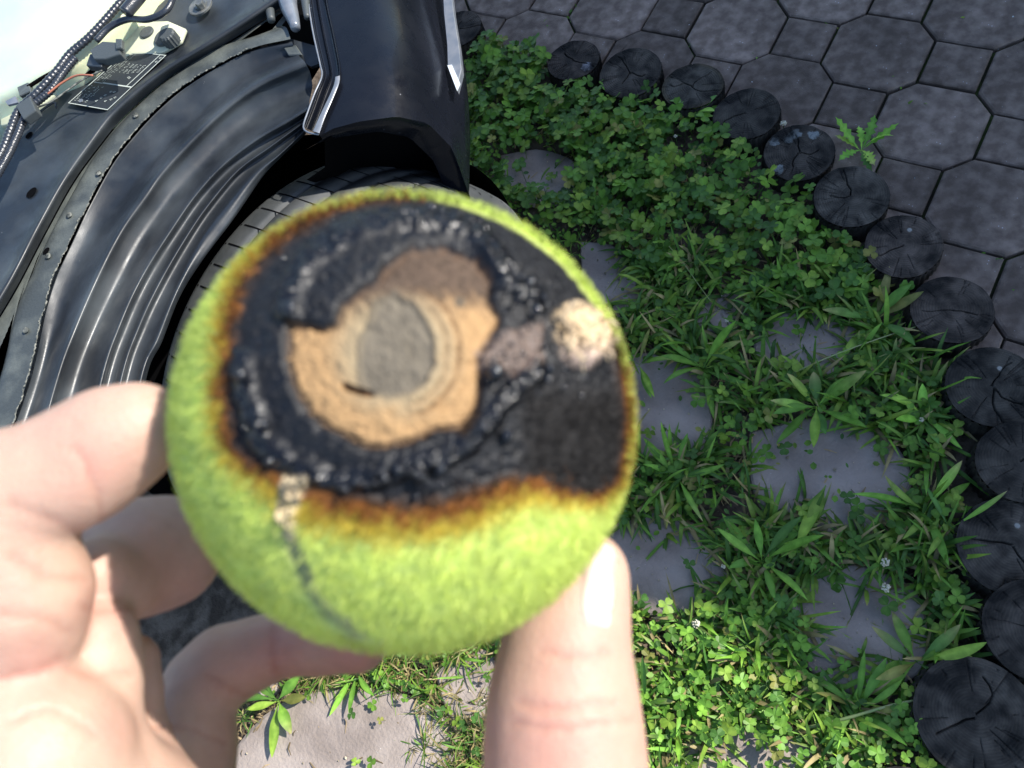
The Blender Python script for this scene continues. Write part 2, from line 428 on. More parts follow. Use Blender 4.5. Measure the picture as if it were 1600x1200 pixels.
for k, (pl, lb) in enumerate(zip(FLAGS, FL_LABEL)):
    W = np.array([un(x, y, -.004)[:2] for x, y in pl]); c = W.mean(0)
    P = resample(np.vstack([W, W[:1]]), 34)[:-1]
    ang = np.linspace(0, 2 * math.pi, len(P), endpoint=False)
    rad = 1 + .05 * fbm(np.c_[np.cos(ang) * 2, np.sin(ang) * 2] + k * 9, 1.7, 3, 11)
    P = c + (P - c) * rad[:, None]; flag_w.append(P)
    n = len(P); rings = [(1.0, -.05), (1.0, -.013), (.985, -.008), (.95, -.0055), (.7, -.004), (.4, -.004), (.15, -.0045)]
    V = []
    for s_, z in rings:
        Q = c + (P - c) * s_
        zz = z + (.0016 * fbm(Q, 14, 3, k) + .0008 * fbm(Q, 60, 2, k) if z > -.04 else 0)
        V.append(np.c_[Q - c, np.broadcast_to(zz, (n,))])
    V = np.vstack(V); F = [tuple(f) for f in grid_faces(len(rings), n, True)] + [tuple(range((len(rings) - 1) * n, len(rings) * n))]
    o = link('flagstone', new_mesh('flagstone', V, F, M_flag, smooth=False), None, (c[0], c[1], 0))
    tag(o, lb, 'flagstone', 'flagstones in the grass bed')

# wooden posts
rt = random.Random(3)
LOG_LAB = ['wooden post at the left end of the edging, partly behind the black fender', 'wooden post with a pale bird dropping on its edge',
           'dark wooden post with clover leaves over its front, second from the pale-spotted one', 'wooden post with a worn brownish rim beside a tall leaf',
           'wooden post touching the white clover head on its right', 'wooden post with grey lichen flakes on top',
           'wooden post with one wide crack and a pale mortar smear beside it', 'wooden post with a single grey fleck on its cracked top',
           'wooden post with a cross shaped crack crossed by a leaf', 'wooden post with long branching cracks halfway down the right edge of the photo',
           'low wooden post cut by the right edge between two larger ones', 'broad dark wooden post with a tan fleck near the lower right',
           'wooden post cut by the right edge above the lowest one', 'large wooden post with parallel splits at the bottom right corner',
           'wooden post below the bottom right corner']
for k, (px, py, dia) in enumerate(LOGS):
    c = logc[k]; R = dia / 2; nr, ns = 56, 220
    rr = np.r_[np.linspace(0.004, 1, nr) ** .8 * (R - .004)]
    an = np.linspace(0, 2 * math.pi, ns, endpoint=False)
    A, Rr = np.meshgrid(an, rr); X = Rr * np.cos(A); Y = Rr * np.sin(A)
    wob = 1 + .035 * fbm(np.c_[np.cos(A.ravel()), np.sin(A.ravel())] + k * 5, 1.3, 3, k).reshape(A.shape) * (Rr / R)
    X, Y = X * wob, Y * wob
    P = np.c_[X.ravel(), Y.ravel()]
    top = .035 + random.uniform(-.006, .008)
    crack = np.zeros(len(P)); r2 = np.random.default_rng(50 + k)
    ncr = r2.integers(1, 4); a0 = r2.uniform(0, 6.28)
    for q in range(ncr):
        aa = a0 + q * (2 * math.pi / ncr) + r2.uniform(-.5, .5)
        L_ = R * r2.uniform(.45, 1.0); pts = [np.array([0, 0]) + r2.normal(0, .002, 2)]
        for s in range(5):
            aa += r2.normal(0, .3); pts.append(pts[-1] + L_ / 5 * np.array([math.cos(aa), math.sin(aa)]))
        w = r2.uniform(.0010, .0020); d = dline(P, pts)
        crack = np.maximum(crack, np.clip(1 - d / w, 0, 1))
    for q in range(r2.integers(14, 30)):
        aa = r2.uniform(0, 6.28); ra, rb_ = R * r2.uniform(.25, .8), R * r2.uniform(.85, 1.0); u_ = np.array([math.cos(aa), math.sin(aa)]); v_ = np.array([-u_[1], u_[0]])
        d = dline(P, [u_ * ra, u_ * (ra + rb_) / 2 + v_ * r2.normal(0, .0015), u_ * rb_]); crack = np.maximum(crack, .45 * np.clip(1 - d / r2.uniform(.0006, .0011), 0, 1))
    ringn = np.sin((np.hypot(P[:, 0] - .004, P[:, 1]) + .002 * fbm(P + k, 60, 2, 4)) * 1500)
    z = top + .0012 * fbm(P + k * 3, 50, 4, k) - .007 * crack - .0004 * ringn - .0025 * sstep(.93, 1.0, Rr.ravel() / R)
    base = np.array([.064, .055, .045]) * r2.uniform(.75, 1.25) * np.array([r2.uniform(.95, 1.1), 1, 1])
    colv = base * (1 + .65 * fbm(P + k, 90, 4, 8)[:, None] + .16 * ringn[:, None] + .35 * fbm(P * [1, 1] + k, 20, 2, 6)[:, None])
    colv = colv * (1 - .6 * crack[:, None])
    if k == 1:
        m_ = sstep(.014, .006, np.hypot(P[:, 0] - .012, P[:, 1] + .04) + .006 * fbm(P, 200, 2)); colv = colv * (1 - m_[:, None]) + m_[:, None] * np.array([.45, .45, .5])
    if k == 5:
        for q in range(6):
            cc = r2.normal(0, .02, 2) + [.005, .02]; m_ = sstep(.010, .007, np.hypot(*(P - cc).T) + .006 * fbm(P + q, 190, 2)); colv = colv * (1 - m_[:, None]) + m_[:, None] * np.array([.2, .22, .22])
    if k in (3,):
        m_ = sstep(.75, .95, Rr.ravel() / R); colv = colv * (1 - .6 * m_[:, None]) + .6 * m_[:, None] * np.array([.09, .07, .035])
    if k in (7, 9, 11):
        cc = np.array([.028, .018]); m_ = sstep(.0045, .003, np.hypot(*(P - cc).T)); colv = colv * (1 - m_[:, None]) + m_[:, None] * np.array([.3, .3, .28])
    V = [np.c_[P, z]]; C = [colv]
    for zz, fr in ((top - .0035, 1.0), (top - .012, 1.0), (top - .03, 1.01), (-.06, 1.01)):
        Q = P[-ns:] * fr; side = .0015 * np.sin(an * 37 + k)
        V.append(np.c_[Q * (1 + side / R)[:, None], np.full(ns, zz)]); C.append(np.tile(base * .8, (ns, 1)))
    V = np.vstack(V); C = np.clip(np.vstack(C), .004, 1)
    F = [tuple(f) for f in grid_faces(nr, ns, True)] + [tuple(i + nr * ns for i in f) for f in grid_faces(4, ns, True)] + [tuple(range(ns))[::-1]]
    o = link('wooden_post', new_mesh('wooden_post', V, F, M_log, smooth=True, col=C), None, (c[0], c[1], 0))
    o.rotation_euler = (rt.uniform(-.05, .05), rt.uniform(-.05, .05), 0)
    tag(o, LOG_LAB[k], 'post', 'wooden posts edging the bed')

# balcony slab and wall added unseen at right; slab outlined to shade the bed
sh = np.array([un(965, 845)[:2], un(1240, 900)[:2], un(1500, 1090)[:2], [1.2, -1.9], [4.5, -1.0], [4.5, 4.5], [1.5, 4.5], un(700, -260)[:2], un(742, 60)[:2], un(748, 330)[:2], un(790, 620)[:2]])
HB = 2.7; off = SUN[:2] / SUN[2] * HB
occ = empty('shade_occluder', (*(sh.mean(0) + off), HB)); tag(occ, 'concrete balcony slab added out of view above the path to shade the bed', 'occluder')
c3 = np.array([*(sh.mean(0) + off), HB])
prism('slab', [np.array([*(p + off), HB]) - c3 for p in sh], 0, .16, M_concrete, occ, dirv=(0, 0, 1))
wx = 4.6 + off[0]
wp = [(wx, -3, 5.5), (wx + .3, -3, 5.5), (wx + .3, 6, 5.5), (wx, 6, 5.5)]
w = prism('added_wall', wp, 0, 5.6, M_wall); tag(w, 'pale rendered wall added unseen beyond the paved path', 'wall')

# =================================================================== VEGETATION
def in_polys(P, polys):
    m = np.zeros(len(P), bool)
    for p in polys: m |= sdpoly(P, p) < 0
    return m
def scatter(poly_px, n, avoid_flags=.9, seed=1, z=0):
    poly = np.array([un(x, y)[:2] for x, y in poly_px]); r = np.random.default_rng(seed)
    lo, hi = poly.min(0), poly.max(0); out = []
    tot = 0
    while tot < n:
        P = r.uniform(lo, hi, (n * 3, 2)); P = P[sdpoly(P, poly) < 0]
        dn = fbm(P, 9, 3, seed + 20)
        P = P[dn > r.uniform(-.75, .3, len(P))]
        infl = np.zeros(len(P), bool)
        for w_ in flag_w: infl |= sdpoly(P, w_) < -.005
        P = P[~infl | (r.random(len(P)) > avoid_flags)]
        dl = np.min(np.linalg.norm(P[:, None] - logc[None], axis=2), axis=1)
        P = P[dl > .068]
        P = P[sdpoly(P, pave_poly) > -.01]
        out.append(P); tot += len(P)
    return np.vstack(out)[:n]
GREENS = np.array([[.085, .19, .024], [.12, .25, .030], [.15, .29, .034], [.07, .16, .028], [.20, .31, .04]])
def gcol(r, y=0.0, br=1.0):
    c = GREENS[r.integers(0, len(GREENS))] * r.uniform(.75, 1.25) * br
    if r.random() < y: c = np.array([.30, .30, .07]) * r.uniform(.6, 1.1)
    return c

# --- clover cover (trefoils)
def leaflet(r):
    # heart shaped, pointing +x from the origin, unit length
    pts = [(0, 0), (.30, .40), (.72, .50), (1.0, .28), (.93, 0), (1.0, -.28), (.72, -.50), (.30, -.40), (.5, 0)]
    V = np.array([(x, y * 1.05, .12 * abs(y) * 2 - .02) for x, y in pts])
    F = [(0, 8, 1), (1, 8, 2), (2, 8, 3), (3, 8, 4), (0, 7, 8), (7, 6, 8), (6, 5, 8), (5, 4, 8)]
    return V, F
LV, LF = leaflet(None)
def add_trefoil(acc, p, h, size, r, br=1.0, yel=.03):
    tilt = r.normal(0, .35, 2); a0 = r.uniform(0, 6.28); c = gcol(r, yel, br)
    top = np.array([p[0] + r.normal(0, .008), p[1] + r.normal(0, .008), h])
    for k in range(3):
        a = a0 + k * 2.094 + r.normal(0, .12); s = size * r.uniform(.85, 1.1)
        V = LV * s; droop = r.uniform(-.5, .2)
        V = np.c_[V[:, 0], V[:, 1], V[:, 2] + V[:, 0] * droop * .5]
        ca, sa = math.cos(a), math.sin(a)
        W = np.c_[V[:, 0] * ca - V[:, 1] * sa, V[:, 0] * sa + V[:, 1] * ca, V[:, 2]]
        W[:, 2] += W[:, 0] * tilt[0] + W[:, 1] * tilt[1]
        col = np.tile(c * r.uniform(.9, 1.1), (9, 1)); col[8] *= 1.25; col[0] *= 1.15
        acc.add(W + top, LF, col)
    b = np.array([p[0], p[1], -.015]); w = .0006
    acc.add([b + [w, 0, 0], b - [w, 0, 0], top - [w, 0, .0005], top + [w, 0, -.0005]], [(0, 1, 2, 3)], c * .8)
def clover_field(name, poly, n, hs, size, seed, br=1.0, avoid=.8, label=None, yel=.03):
    r = np.random.default_rng(seed); acc = Acc()
    for p in scatter(poly, n, avoid, seed): add_trefoil(acc, p, r.uniform(*hs), r.uniform(*size), r, br, yel)
    o = acc.build(name, M_leaf); tag(o, label, 'clover', None, 'stuff'); return o
clover_field('clover', [(690, 20), (780, 20), (850, 60), (950, 110), (1130, 190), (1230, 280), (1330, 380), (1420, 470), (1300, 480), (1150, 430), (1000, 420), (900, 360), (720, 300)], 1050,
             (.008, .05), (.011, .019), 31, 1.0, .78, 'shaded clover leaves covering the upper part of the bed along the posts', .06)
clover_field('clover', [(900, 400), (1300, 440), (1480, 640), (1500, 1000), (1200, 1000), (940, 900)], 330, (.006, .03), (.008, .015), 32, 1.0, .92, 'scattered clover between the flagstones right of the ball')
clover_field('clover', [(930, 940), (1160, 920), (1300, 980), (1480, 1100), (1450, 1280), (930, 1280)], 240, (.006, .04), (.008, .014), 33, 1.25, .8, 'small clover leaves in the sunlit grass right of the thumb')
clover_field('clover', [(380, 1020), (800, 960), (800, 1260), (500, 1280)], 90, (.004, .02), (.006, .011), 34, 1.0, .9, 'few clover leaves near the sunlit flagstone')

# --- small round chickweed-like leaves near the fender
def small_leaf_cover(name, poly, n, seed, label, sz=(.006, .013), hs=(.003, .03), yel=.05, br=1.0):
    r = np.random.default_rng(seed); acc = Acc()
    base = np.array([(0, 0, 0), (.35, .28, .03), (.75, .25, .03), (1, 0, 0), (.75, -.25, .03), (.35, -.28, .03), (.5, 0, -.02)])
    fc = [(0, 6, 1), (1, 6, 2), (2, 6, 3), (3, 6, 4), (4, 6, 5), (5, 6, 0)]
    for p in scatter(poly, n, .75, seed):
        s = r.uniform(*sz); a = r.uniform(0, 6.28); V = base * s; t = r.normal(0, .5)
        V = np.c_[V[:, 0], V[:, 1] * r.uniform(.8, 1.5), V[:, 2] + V[:, 0] * t]
        W = np.c_[V[:, 0] * math.cos(a) - V[:, 1] * math.sin(a), V[:, 0] * math.sin(a) + V[:, 1] * math.cos(a), V[:, 2]]
        acc.add(W + [p[0], p[1], r.uniform(*hs)], fc, gcol(r, yel, br))
    o = acc.build(name, M_leaf); tag(o, label, 'leaves', None, 'stuff')
small_leaf_cover('weed_leaves', [(700, 30), (860, 40), (960, 120), (1150, 200), (1250, 330), (1100, 450), (900, 400), (735, 300)], 1300, 41, 'small oval weed leaves beside the fender', yel=.10)
small_leaf_cover('weed_leaves', [(940, 400), (1400, 480), (1480, 800), (1450, 1060), (1200, 1000), (950, 930)], 420, 42, 'small weed leaves between flagstones in the shade')
small_leaf_cover('weed_leaves', [(940, 940), (1180, 930), (1450, 1090), (1450, 1260), (940, 1260)], 800, 43, 'small weed leaves in the sunlit patch', yel=.1)

# --- grass
def blade(acc, p, L, w, a, up, curl, r, c, seg=4, tip=None):
    t = np.linspace(0, 1, seg + 1)
    d = np.array([math.cos(a), math.sin(a)]); nrm = np.array([-d[1], d[0]])
    hor = L * (t * (1 - up * .6) + 0 * t)
    z = L * (up * t - curl * t * t)
    z = np.maximum(z, -.002 + .004 * t)
    bend = r.normal(0, .10) * L
    cx = p[0] + d[0] * hor + nrm[0] * bend * t * t; cy = p[1] + d[1] * hor + nrm[1] * bend * t * t
    ww = w * .5 * np.sin(np.clip(t * .86 + .13, 0, 1) * math.pi) ** .6; ww[-1] = w * .03
    tw = r.normal(0, .35)
    Lf = np.c_[cx + nrm[0] * ww, cy + nrm[1] * ww, z - .012 + ww * tw]; Rg = np.c_[cx - nrm[0] * ww, cy - nrm[1] * ww, z - .012 - ww * tw]
    md = np.c_[cx, cy, z - .012 - .25 * ww]
    V = np.empty((3 * (seg + 1), 3)); V[0::3] = Lf; V[1::3] = md; V[2::3] = Rg
    F = []
    for i in range(seg):
        F += [(3 * i, 3 * i + 1, 3 * i + 4, 3 * i + 3), (3 * i + 1, 3 * i + 2, 3 * i + 5, 3 * i + 4)]
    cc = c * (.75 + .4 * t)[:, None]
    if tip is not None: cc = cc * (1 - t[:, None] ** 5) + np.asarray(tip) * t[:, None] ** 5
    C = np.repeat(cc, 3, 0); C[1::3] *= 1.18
    acc.add(V + [0, 0, .006], F, C)
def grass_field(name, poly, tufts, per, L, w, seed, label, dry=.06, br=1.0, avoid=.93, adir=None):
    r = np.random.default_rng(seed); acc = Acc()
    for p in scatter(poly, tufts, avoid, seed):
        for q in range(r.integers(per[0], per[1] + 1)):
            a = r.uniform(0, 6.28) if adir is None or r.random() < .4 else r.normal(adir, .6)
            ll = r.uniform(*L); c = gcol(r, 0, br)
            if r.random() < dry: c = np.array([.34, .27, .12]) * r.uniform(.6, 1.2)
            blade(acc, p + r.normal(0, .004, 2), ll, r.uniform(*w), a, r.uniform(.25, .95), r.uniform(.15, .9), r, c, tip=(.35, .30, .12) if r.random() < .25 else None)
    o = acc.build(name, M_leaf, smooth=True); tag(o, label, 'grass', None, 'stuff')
grass_field('grass', [(900, 380), (1100, 400), (1330, 450), (1480, 600), (1480, 760), (1400, 700), (1200, 650), (1000, 600), (930, 520)], 165, (6, 10), (.05, .13), (.004, .0085), 51, 'shaded grass right of the ball', .12, 1.0, .97)
grass_field('grass', [(960, 640), (1180, 700), (1500, 800), (1500, 1080), (1380, 1080), (1150, 960), (960, 800)], 145, (6, 10), (.045, .12), (.0035, .008), 52, 'shaded grass between the lower flagstones', .14, 1.0, .97)
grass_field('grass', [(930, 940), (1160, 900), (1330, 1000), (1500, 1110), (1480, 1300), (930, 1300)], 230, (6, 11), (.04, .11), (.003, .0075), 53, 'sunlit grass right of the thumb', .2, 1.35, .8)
grass_field('grass', [(380, 1060), (480, 1020), (600, 990), (800, 960), (860, 1040), (860, 1300), (560, 1300), (700, 1100), (560, 1060)], 230, (8, 13), (.03, .085), (.0014, .0035), 54, 'sunlit thin grass and straw under the ball', .42, 1.0, .93)
grass_field('grass', [(700, 30), (880, 60), (1000, 180), (1200, 280), (1120, 420), (900, 400), (740, 300)], 150, (3, 6), (.03, .07), (.002, .004), 55, 'grass blades among the clover by the fender', .08)
grass_field('grass', [(300, 1120), (420, 1010), (620, 985), (640, 1060), (480, 1080), (400, 1130), (340, 1290)], 60, (7, 12), (.025, .06), (.0012, .003), 57, 'dry grass edging the pale flagstone below the little finger', .5, 1.0, .95)
grass_field('grass', [(640, 1100), (860, 1080), (860, 1280), (640, 1280)], 120, (9, 15), (.02, .05), (.0008, .0018), 56, 'fine wiry grass left of the thumb', .55, .9, .6)
# tufts in the paving joints
r = np.random.default_rng(65); acc = Acc()
for (px, py, n) in ((1402, 118, 7), (1080, 75, 8), (1330, 275, 10), (1180, 88, 6), (1465, 395, 9), (1540, 400, 7), (900, 20, 10), (850, 40, 12), (1585, 470, 9), (1300, 40, 4), (1420, 165, 5), (1510, 30, 4), (1230, 120, 4), (1560, 560, 8)):
    for q in range(n):
        p = un(px + r.normal(0, 9), py + r.normal(0, 7))[:2]; blade(acc, p, r.uniform(.008, .026), r.uniform(.0018, .005), r.uniform(0, 6.28), r.uniform(.2, .9), .4, r, gcol(r, .15, 1.1))
o = acc.build('joint_weeds', M_leaf, smooth=True); tag(o, 'tiny weeds and moss tufts growing out of the paving joints', 'weeds', None, 'stuff')
# the bed carries on beside the wheel, where the ball hides it from the photographer
grass_field('grass', [(560, 1000), (700, 300), (900, 380), (960, 700), (960, 960), (780, 1060)], 120, (6, 10), (.04, .10), (.002, .006), 58, 'grass growing beside the wheel under the ball', .15)
clover_field('clover', [(560, 1000), (700, 300), (900, 380), (960, 700), (960, 960), (780, 1060)], 380, (.006, .04), (.009, .016), 35, 1.0, .85, 'clover beside the wheel under the ball')
# dry litter over the soil
r = np.random.default_rng(60); acc = Acc()
for poly, n in (([(700, 150), (1150, 250), (1480, 600), (1500, 1200), (930, 1280), (930, 400)], 2200), ([(330, 1040), (800, 960), (860, 1280), (300, 1300)], 1300)):
    for p in scatter(poly, n, .85, 61):
        a = r.uniform(0, 6.28); L_ = r.uniform(.004, .03); w_ = r.uniform(.0005, .0016); d = np.array([math.cos(a), math.sin(a), r.normal(0, .15)]); nn = np.array([-d[1], d[0], 0]) * w_
        b = np.array([p[0], p[1], r.uniform(-.016, -.004)])
        m_ = b + d * L_ * .5 + [0, 0, .002]; e = b + d * L_ + np.array([-d[1], d[0], 0]) * r.normal(0, .2) * L_
        c = np.array([.30, .22, .12]) * r.uniform(.3, 1.3)
        acc.add([b + nn, b - nn, m_ + nn, m_ - nn, e + nn * .5, e - nn * .5], [(0, 1, 3, 2), (2, 3, 5, 4)], c)
o = acc.build('dry_litter', M_dry); tag(o, 'dry straw and stem bits lying on the soil of the bed', 'litter', None, 'stuff')
# crumbs and pebbles on the flagstones
acc = Acc(); ico = np.array([(1, 0, 0), (-1, 0, 0), (0, 1, 0), (0, -1, 0), (0, 0, 1), (0, 0, -1)], float); icf = [(0, 2, 4), (2, 1, 4), (1, 3, 4), (3, 0, 4), (2, 0, 5), (1, 2, 5), (3, 1, 5), (0, 3, 5)]
for w_ in flag_w:
    for q in range(16):
        c = w_.mean(0); p = c + (w_[r.integers(0, len(w_))] - c) * r.uniform(.1, 1); s = r.uniform(.0008, .0028)
        acc.add(ico * s * r.uniform(.6, 1.3, 3) + [p[0], p[1], -.003 + s * .4], icf, np.array([.4, .34, .24]) * r.uniform(.4, 1.5))
for q in range(150):
    p = A_ + uu * r.uniform(-3, 7) * a_ + vv * r.uniform(-3, 6) * a_
    if sdpoly(np.array([p]), pave_poly)[0] > -.03: continue
    s = r.uniform(.0008, .0024); acc.add(ico * s * r.uniform(.6, 1.3, 3) + [p[0], p[1], .001 + s * .4], icf, np.array([.4, .42, .44]) * r.uniform(.4, 1.3))
o = acc.build('grit', M_dry); tag(o, 'grit and crumbs scattered on the flagstones and paving', 'grit', None, 'stuff')

# --- individual rosettes with large leaves, each leaf a part
def leaf_mesh(L, w, up, curl, r, c, toothed=False, tip=None):
    seg = 12; t = np.linspace(0, 1, seg + 1)
    prof = np.sin(np.clip(t, 0, 1) ** 1.15 * math.pi) ** .8; prof = np.maximum(prof * (.25 + .75 * sstep(0, .5, t)), .07)
    prof[-1] = .02
    if toothed: prof = prof * (1 - .55 * (np.arange(seg + 1) % 2) * (t < .92))
    ww = w * .5 * prof; x = L * t * (1 - up * .35); z = L * (up * t - curl * t * t); z = np.maximum(z, .0 + .002 * t)
    y0 = r.normal(0, .06) * L * t * t
    V = np.empty((3 * (seg + 1), 3))
    V[0::3] = np.c_[x, y0 + ww, z + .25 * ww]; V[1::3] = np.c_[x, y0, z]; V[2::3] = np.c_[x, y0 - ww, z + .25 * ww]
    F = []
    for i in range(seg): F += [(3 * i, 3 * i + 1, 3 * i + 4, 3 * i + 3), (3 * i + 1, 3 * i + 2, 3 * i + 5, 3 * i + 4)]
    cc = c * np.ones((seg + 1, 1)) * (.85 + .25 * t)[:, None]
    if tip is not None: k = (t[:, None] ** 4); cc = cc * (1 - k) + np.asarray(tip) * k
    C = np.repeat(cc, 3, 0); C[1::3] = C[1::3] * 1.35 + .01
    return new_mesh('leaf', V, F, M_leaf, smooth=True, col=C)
# px, py, leaves, length, width, direction bias (deg in world), spread, toothed, colour multiplier
ROS = [(1365, 505, 7, .11, .016, None, 0, 'plantain rosette with tall leaf standing in front of the cross cracked post'),
       (1275, 640, 11, .085, .015, None, 0, 'dense broad leaved rosette left of the branching crack post'),
       (1440, 655, 8, .075, .012, None, 0, 'pale seedling rosette beside the low post on the right'),
       (1445, 800, 9, .10, .011, None, 0, 'narrow leaved plantain right of the large flagstone'),
       (1430, 1035, 10, .085, .016, None, 0, 'broad leaved plantain at the foot of the lowest post'),
       (1340, 1110, 9, .09, .010, None, 0, 'sunlit plantain near the bottom right'),
       (1100, 580, 10, .085, .012, None, 0, 'shaded grassy rosette right of the ball rim'),
       (1180, 470, 6, .06, .013, None, 0, 'small rosette between clover and flagstone above right of the ball'),
       (1000, 575, 8, .075, .009, None, 0, 'narrow leaved rosette touching the ball outline'),
       (1060, 750, 9, .09, .010, None, 0, 'narrow leaved rosette between two flagstones right of the ball'),
       (1190, 880, 9, .095, .012, None, 0, 'plantain in the middle between three flagstones'),
       (1110, 1010, 8, .07, .011, None, 0, 'sunlit plantain right of the thumb nail'),
       (1010, 1100, 7, .07, .010, None, 0, 'sunlit plantain against the thumb'),
       (440, 1095, 8, .075, .015, None, 0, 'broad leaved plantain beside the little finger'),
       (560, 1050, 8, .07, .010, None, 0, 'light green rosette with dry tips under the ball'),
       (1085, 185, 6, .055, .014, None, 0, 'upright leaves in front of the brown rimmed post'),
       (1010, 225, 8, .07, .017, None, 1, 'dandelion rosette with lobed leaves among the clover'),
       (1345, 240, 9, .07, .017, None, 1, 'pale lobed weed growing in the paving joint beside the lichen flaked post'),
       (930, 330, 7, .06, .012, None, 1, 'lobed weed rosette above right of the ball'),
       (1000, 410, 6, .055, .010, None, 0, 'small rosette right of the upper ball rim'),
       (1290, 760, 3, .10, .016, 200, 0, 'single large leaves lying across the big flagstone'),
       (1480, 830, 5, .10, .007, None, 0, 'long arched blades hanging over the broad dark post'),
       (1330, 410, 5, .055, .012, None, 0, 'bright leaf tuft between two posts')]
for k, (px, py, n, L_, w_, bias, tooth, lab) in enumerate(ROS):
    r2 = np.random.default_rng(300 + k); p = un(px, py); root = empty('weed_rosette', (p[0], p[1], -.01))
    tag(root, lab, 'weed', 'leafy weeds in the bed')
    pale = 1.9 if 'pale' in lab else (1.5 if 'light' in lab or 'bright' in lab else 1.3)
    for q in range(n):
        c = gcol(r2, .07, pale); l2 = L_ * r2.uniform(.75, 1.35)
        me = leaf_mesh(l2, w_ * r2.uniform(.9, 1.35), r2.uniform(.25, .8), r2.uniform(.1, .55), r2, c, bool(tooth), (.4, .33, .14) if r2.random() < .2 else None)
        a = (q * 2.399 + r2.normal(0, .2)) if bias is None else math.radians(bias) + r2.normal(0, .35)
        lf = link('leaf', me, root, (0, 0, r2.uniform(.012, .026))); lf.rotation_euler = (r2.normal(0, .3), 0, a)
# long stems
for (pts, lab) in (([(900, 300), (960, 330), (1040, 380), (1110, 470)], 'long bent straw stem lying across the clover'),
                   ([(1190, 600), (1290, 560), (1400, 520), (1470, 500)], 'long seed stalk crossing the bed below the middle posts'),
                   ([(1250, 1140), (1330, 1120), (1400, 1100), (1460, 1090)], 'light green flat stem at the bottom right')):
    P = np.array([[*un(x, y, .02 + .01 * math.sin(i))] for i, (x, y) in enumerate(pts)])
    P[0][2] = 0; o = tube('grass_stem', P, np.linspace(.0014, .0007, 24) * (2 if 'flat' in lab else 1), mat('stem_' + str(len(lab)), (.22, .30, .10), .6, c2=(.3, .3, .14), nscale=60), None, 6, 24)
    tag(o, lab, 'stem')
# clover flower heads
M_flower = mat('clover_flower', (.62, .6, .5), .7, c2=(.4, .34, .2), nscale=300)
FLW = [(1224, 192, 'white clover flower head beside the post right of the middle'), (1383, 878, 'white clover flower over dark soil right of the big flagstone'),
       (1384, 918, 'lower white clover flower next to rusty dead leaf'), (1136, 500, 'tiny white bloom in clover right of ball'), (1088, 975, 'faded clover head in the sunlit edge of the grass'),
       (1055, 212, 'pale clover bud among the upper clover'), (1130, 885, 'small cream crumb like bloom on the dark flagstone'), (1440, 655, 'tiny pale blooms of the seedling near the right edge')]
for k, (px, py, lab) in enumerate(FLW):
    r2 = np.random.default_rng(500 + k); p = un(px, py, .03); root = empty('clover_flower', (p[0], p[1], 0)); tag(root, lab, 'flower', 'clover flowers')
    acc = Acc(); R = .0062 if k < 3 or k == 4 else .0035
    for q in range(26):
        d = r2.normal(0, 1, 3); d[2] = abs(d[2]) * .8; d /= np.linalg.norm(d); c = d * R * .7 + [0, 0, .028]
        s = R * .33; acc.add(ico * s * [1, 1, 1] + c + d * R * .3 * r2.random(), icf)
    acc.build('petals', M_flower, root); V, F = tube_geo([(0, 0, -.02), (.002, 0, .01), (0, 0, .027)], .0008, 5); obj('stem', V, F, M_leaf, root, col=np.tile([.1, .2, .05], (len(V), 1)))

# =================================================================== CAR
car = empty('car', (-.15, .7, 0)); tag(car, 'black car with its bonnet open, front wheel arch and inner wing exposed', 'car')
CO = np.array([-.15, .7, 0])
HD = np.array([-.883, -.469, 0]); HD /= np.linalg.norm(HD); LT = np.array([-HD[1], HD[0], 0]) ; LT = LT if LT[0] > 0 else -LT
def W3(pts, z):
    z = np.broadcast_to(z, (len(pts),)); return np.array([un(x, y, zz) for (x, y), zz in zip(pts, z)]) - CO
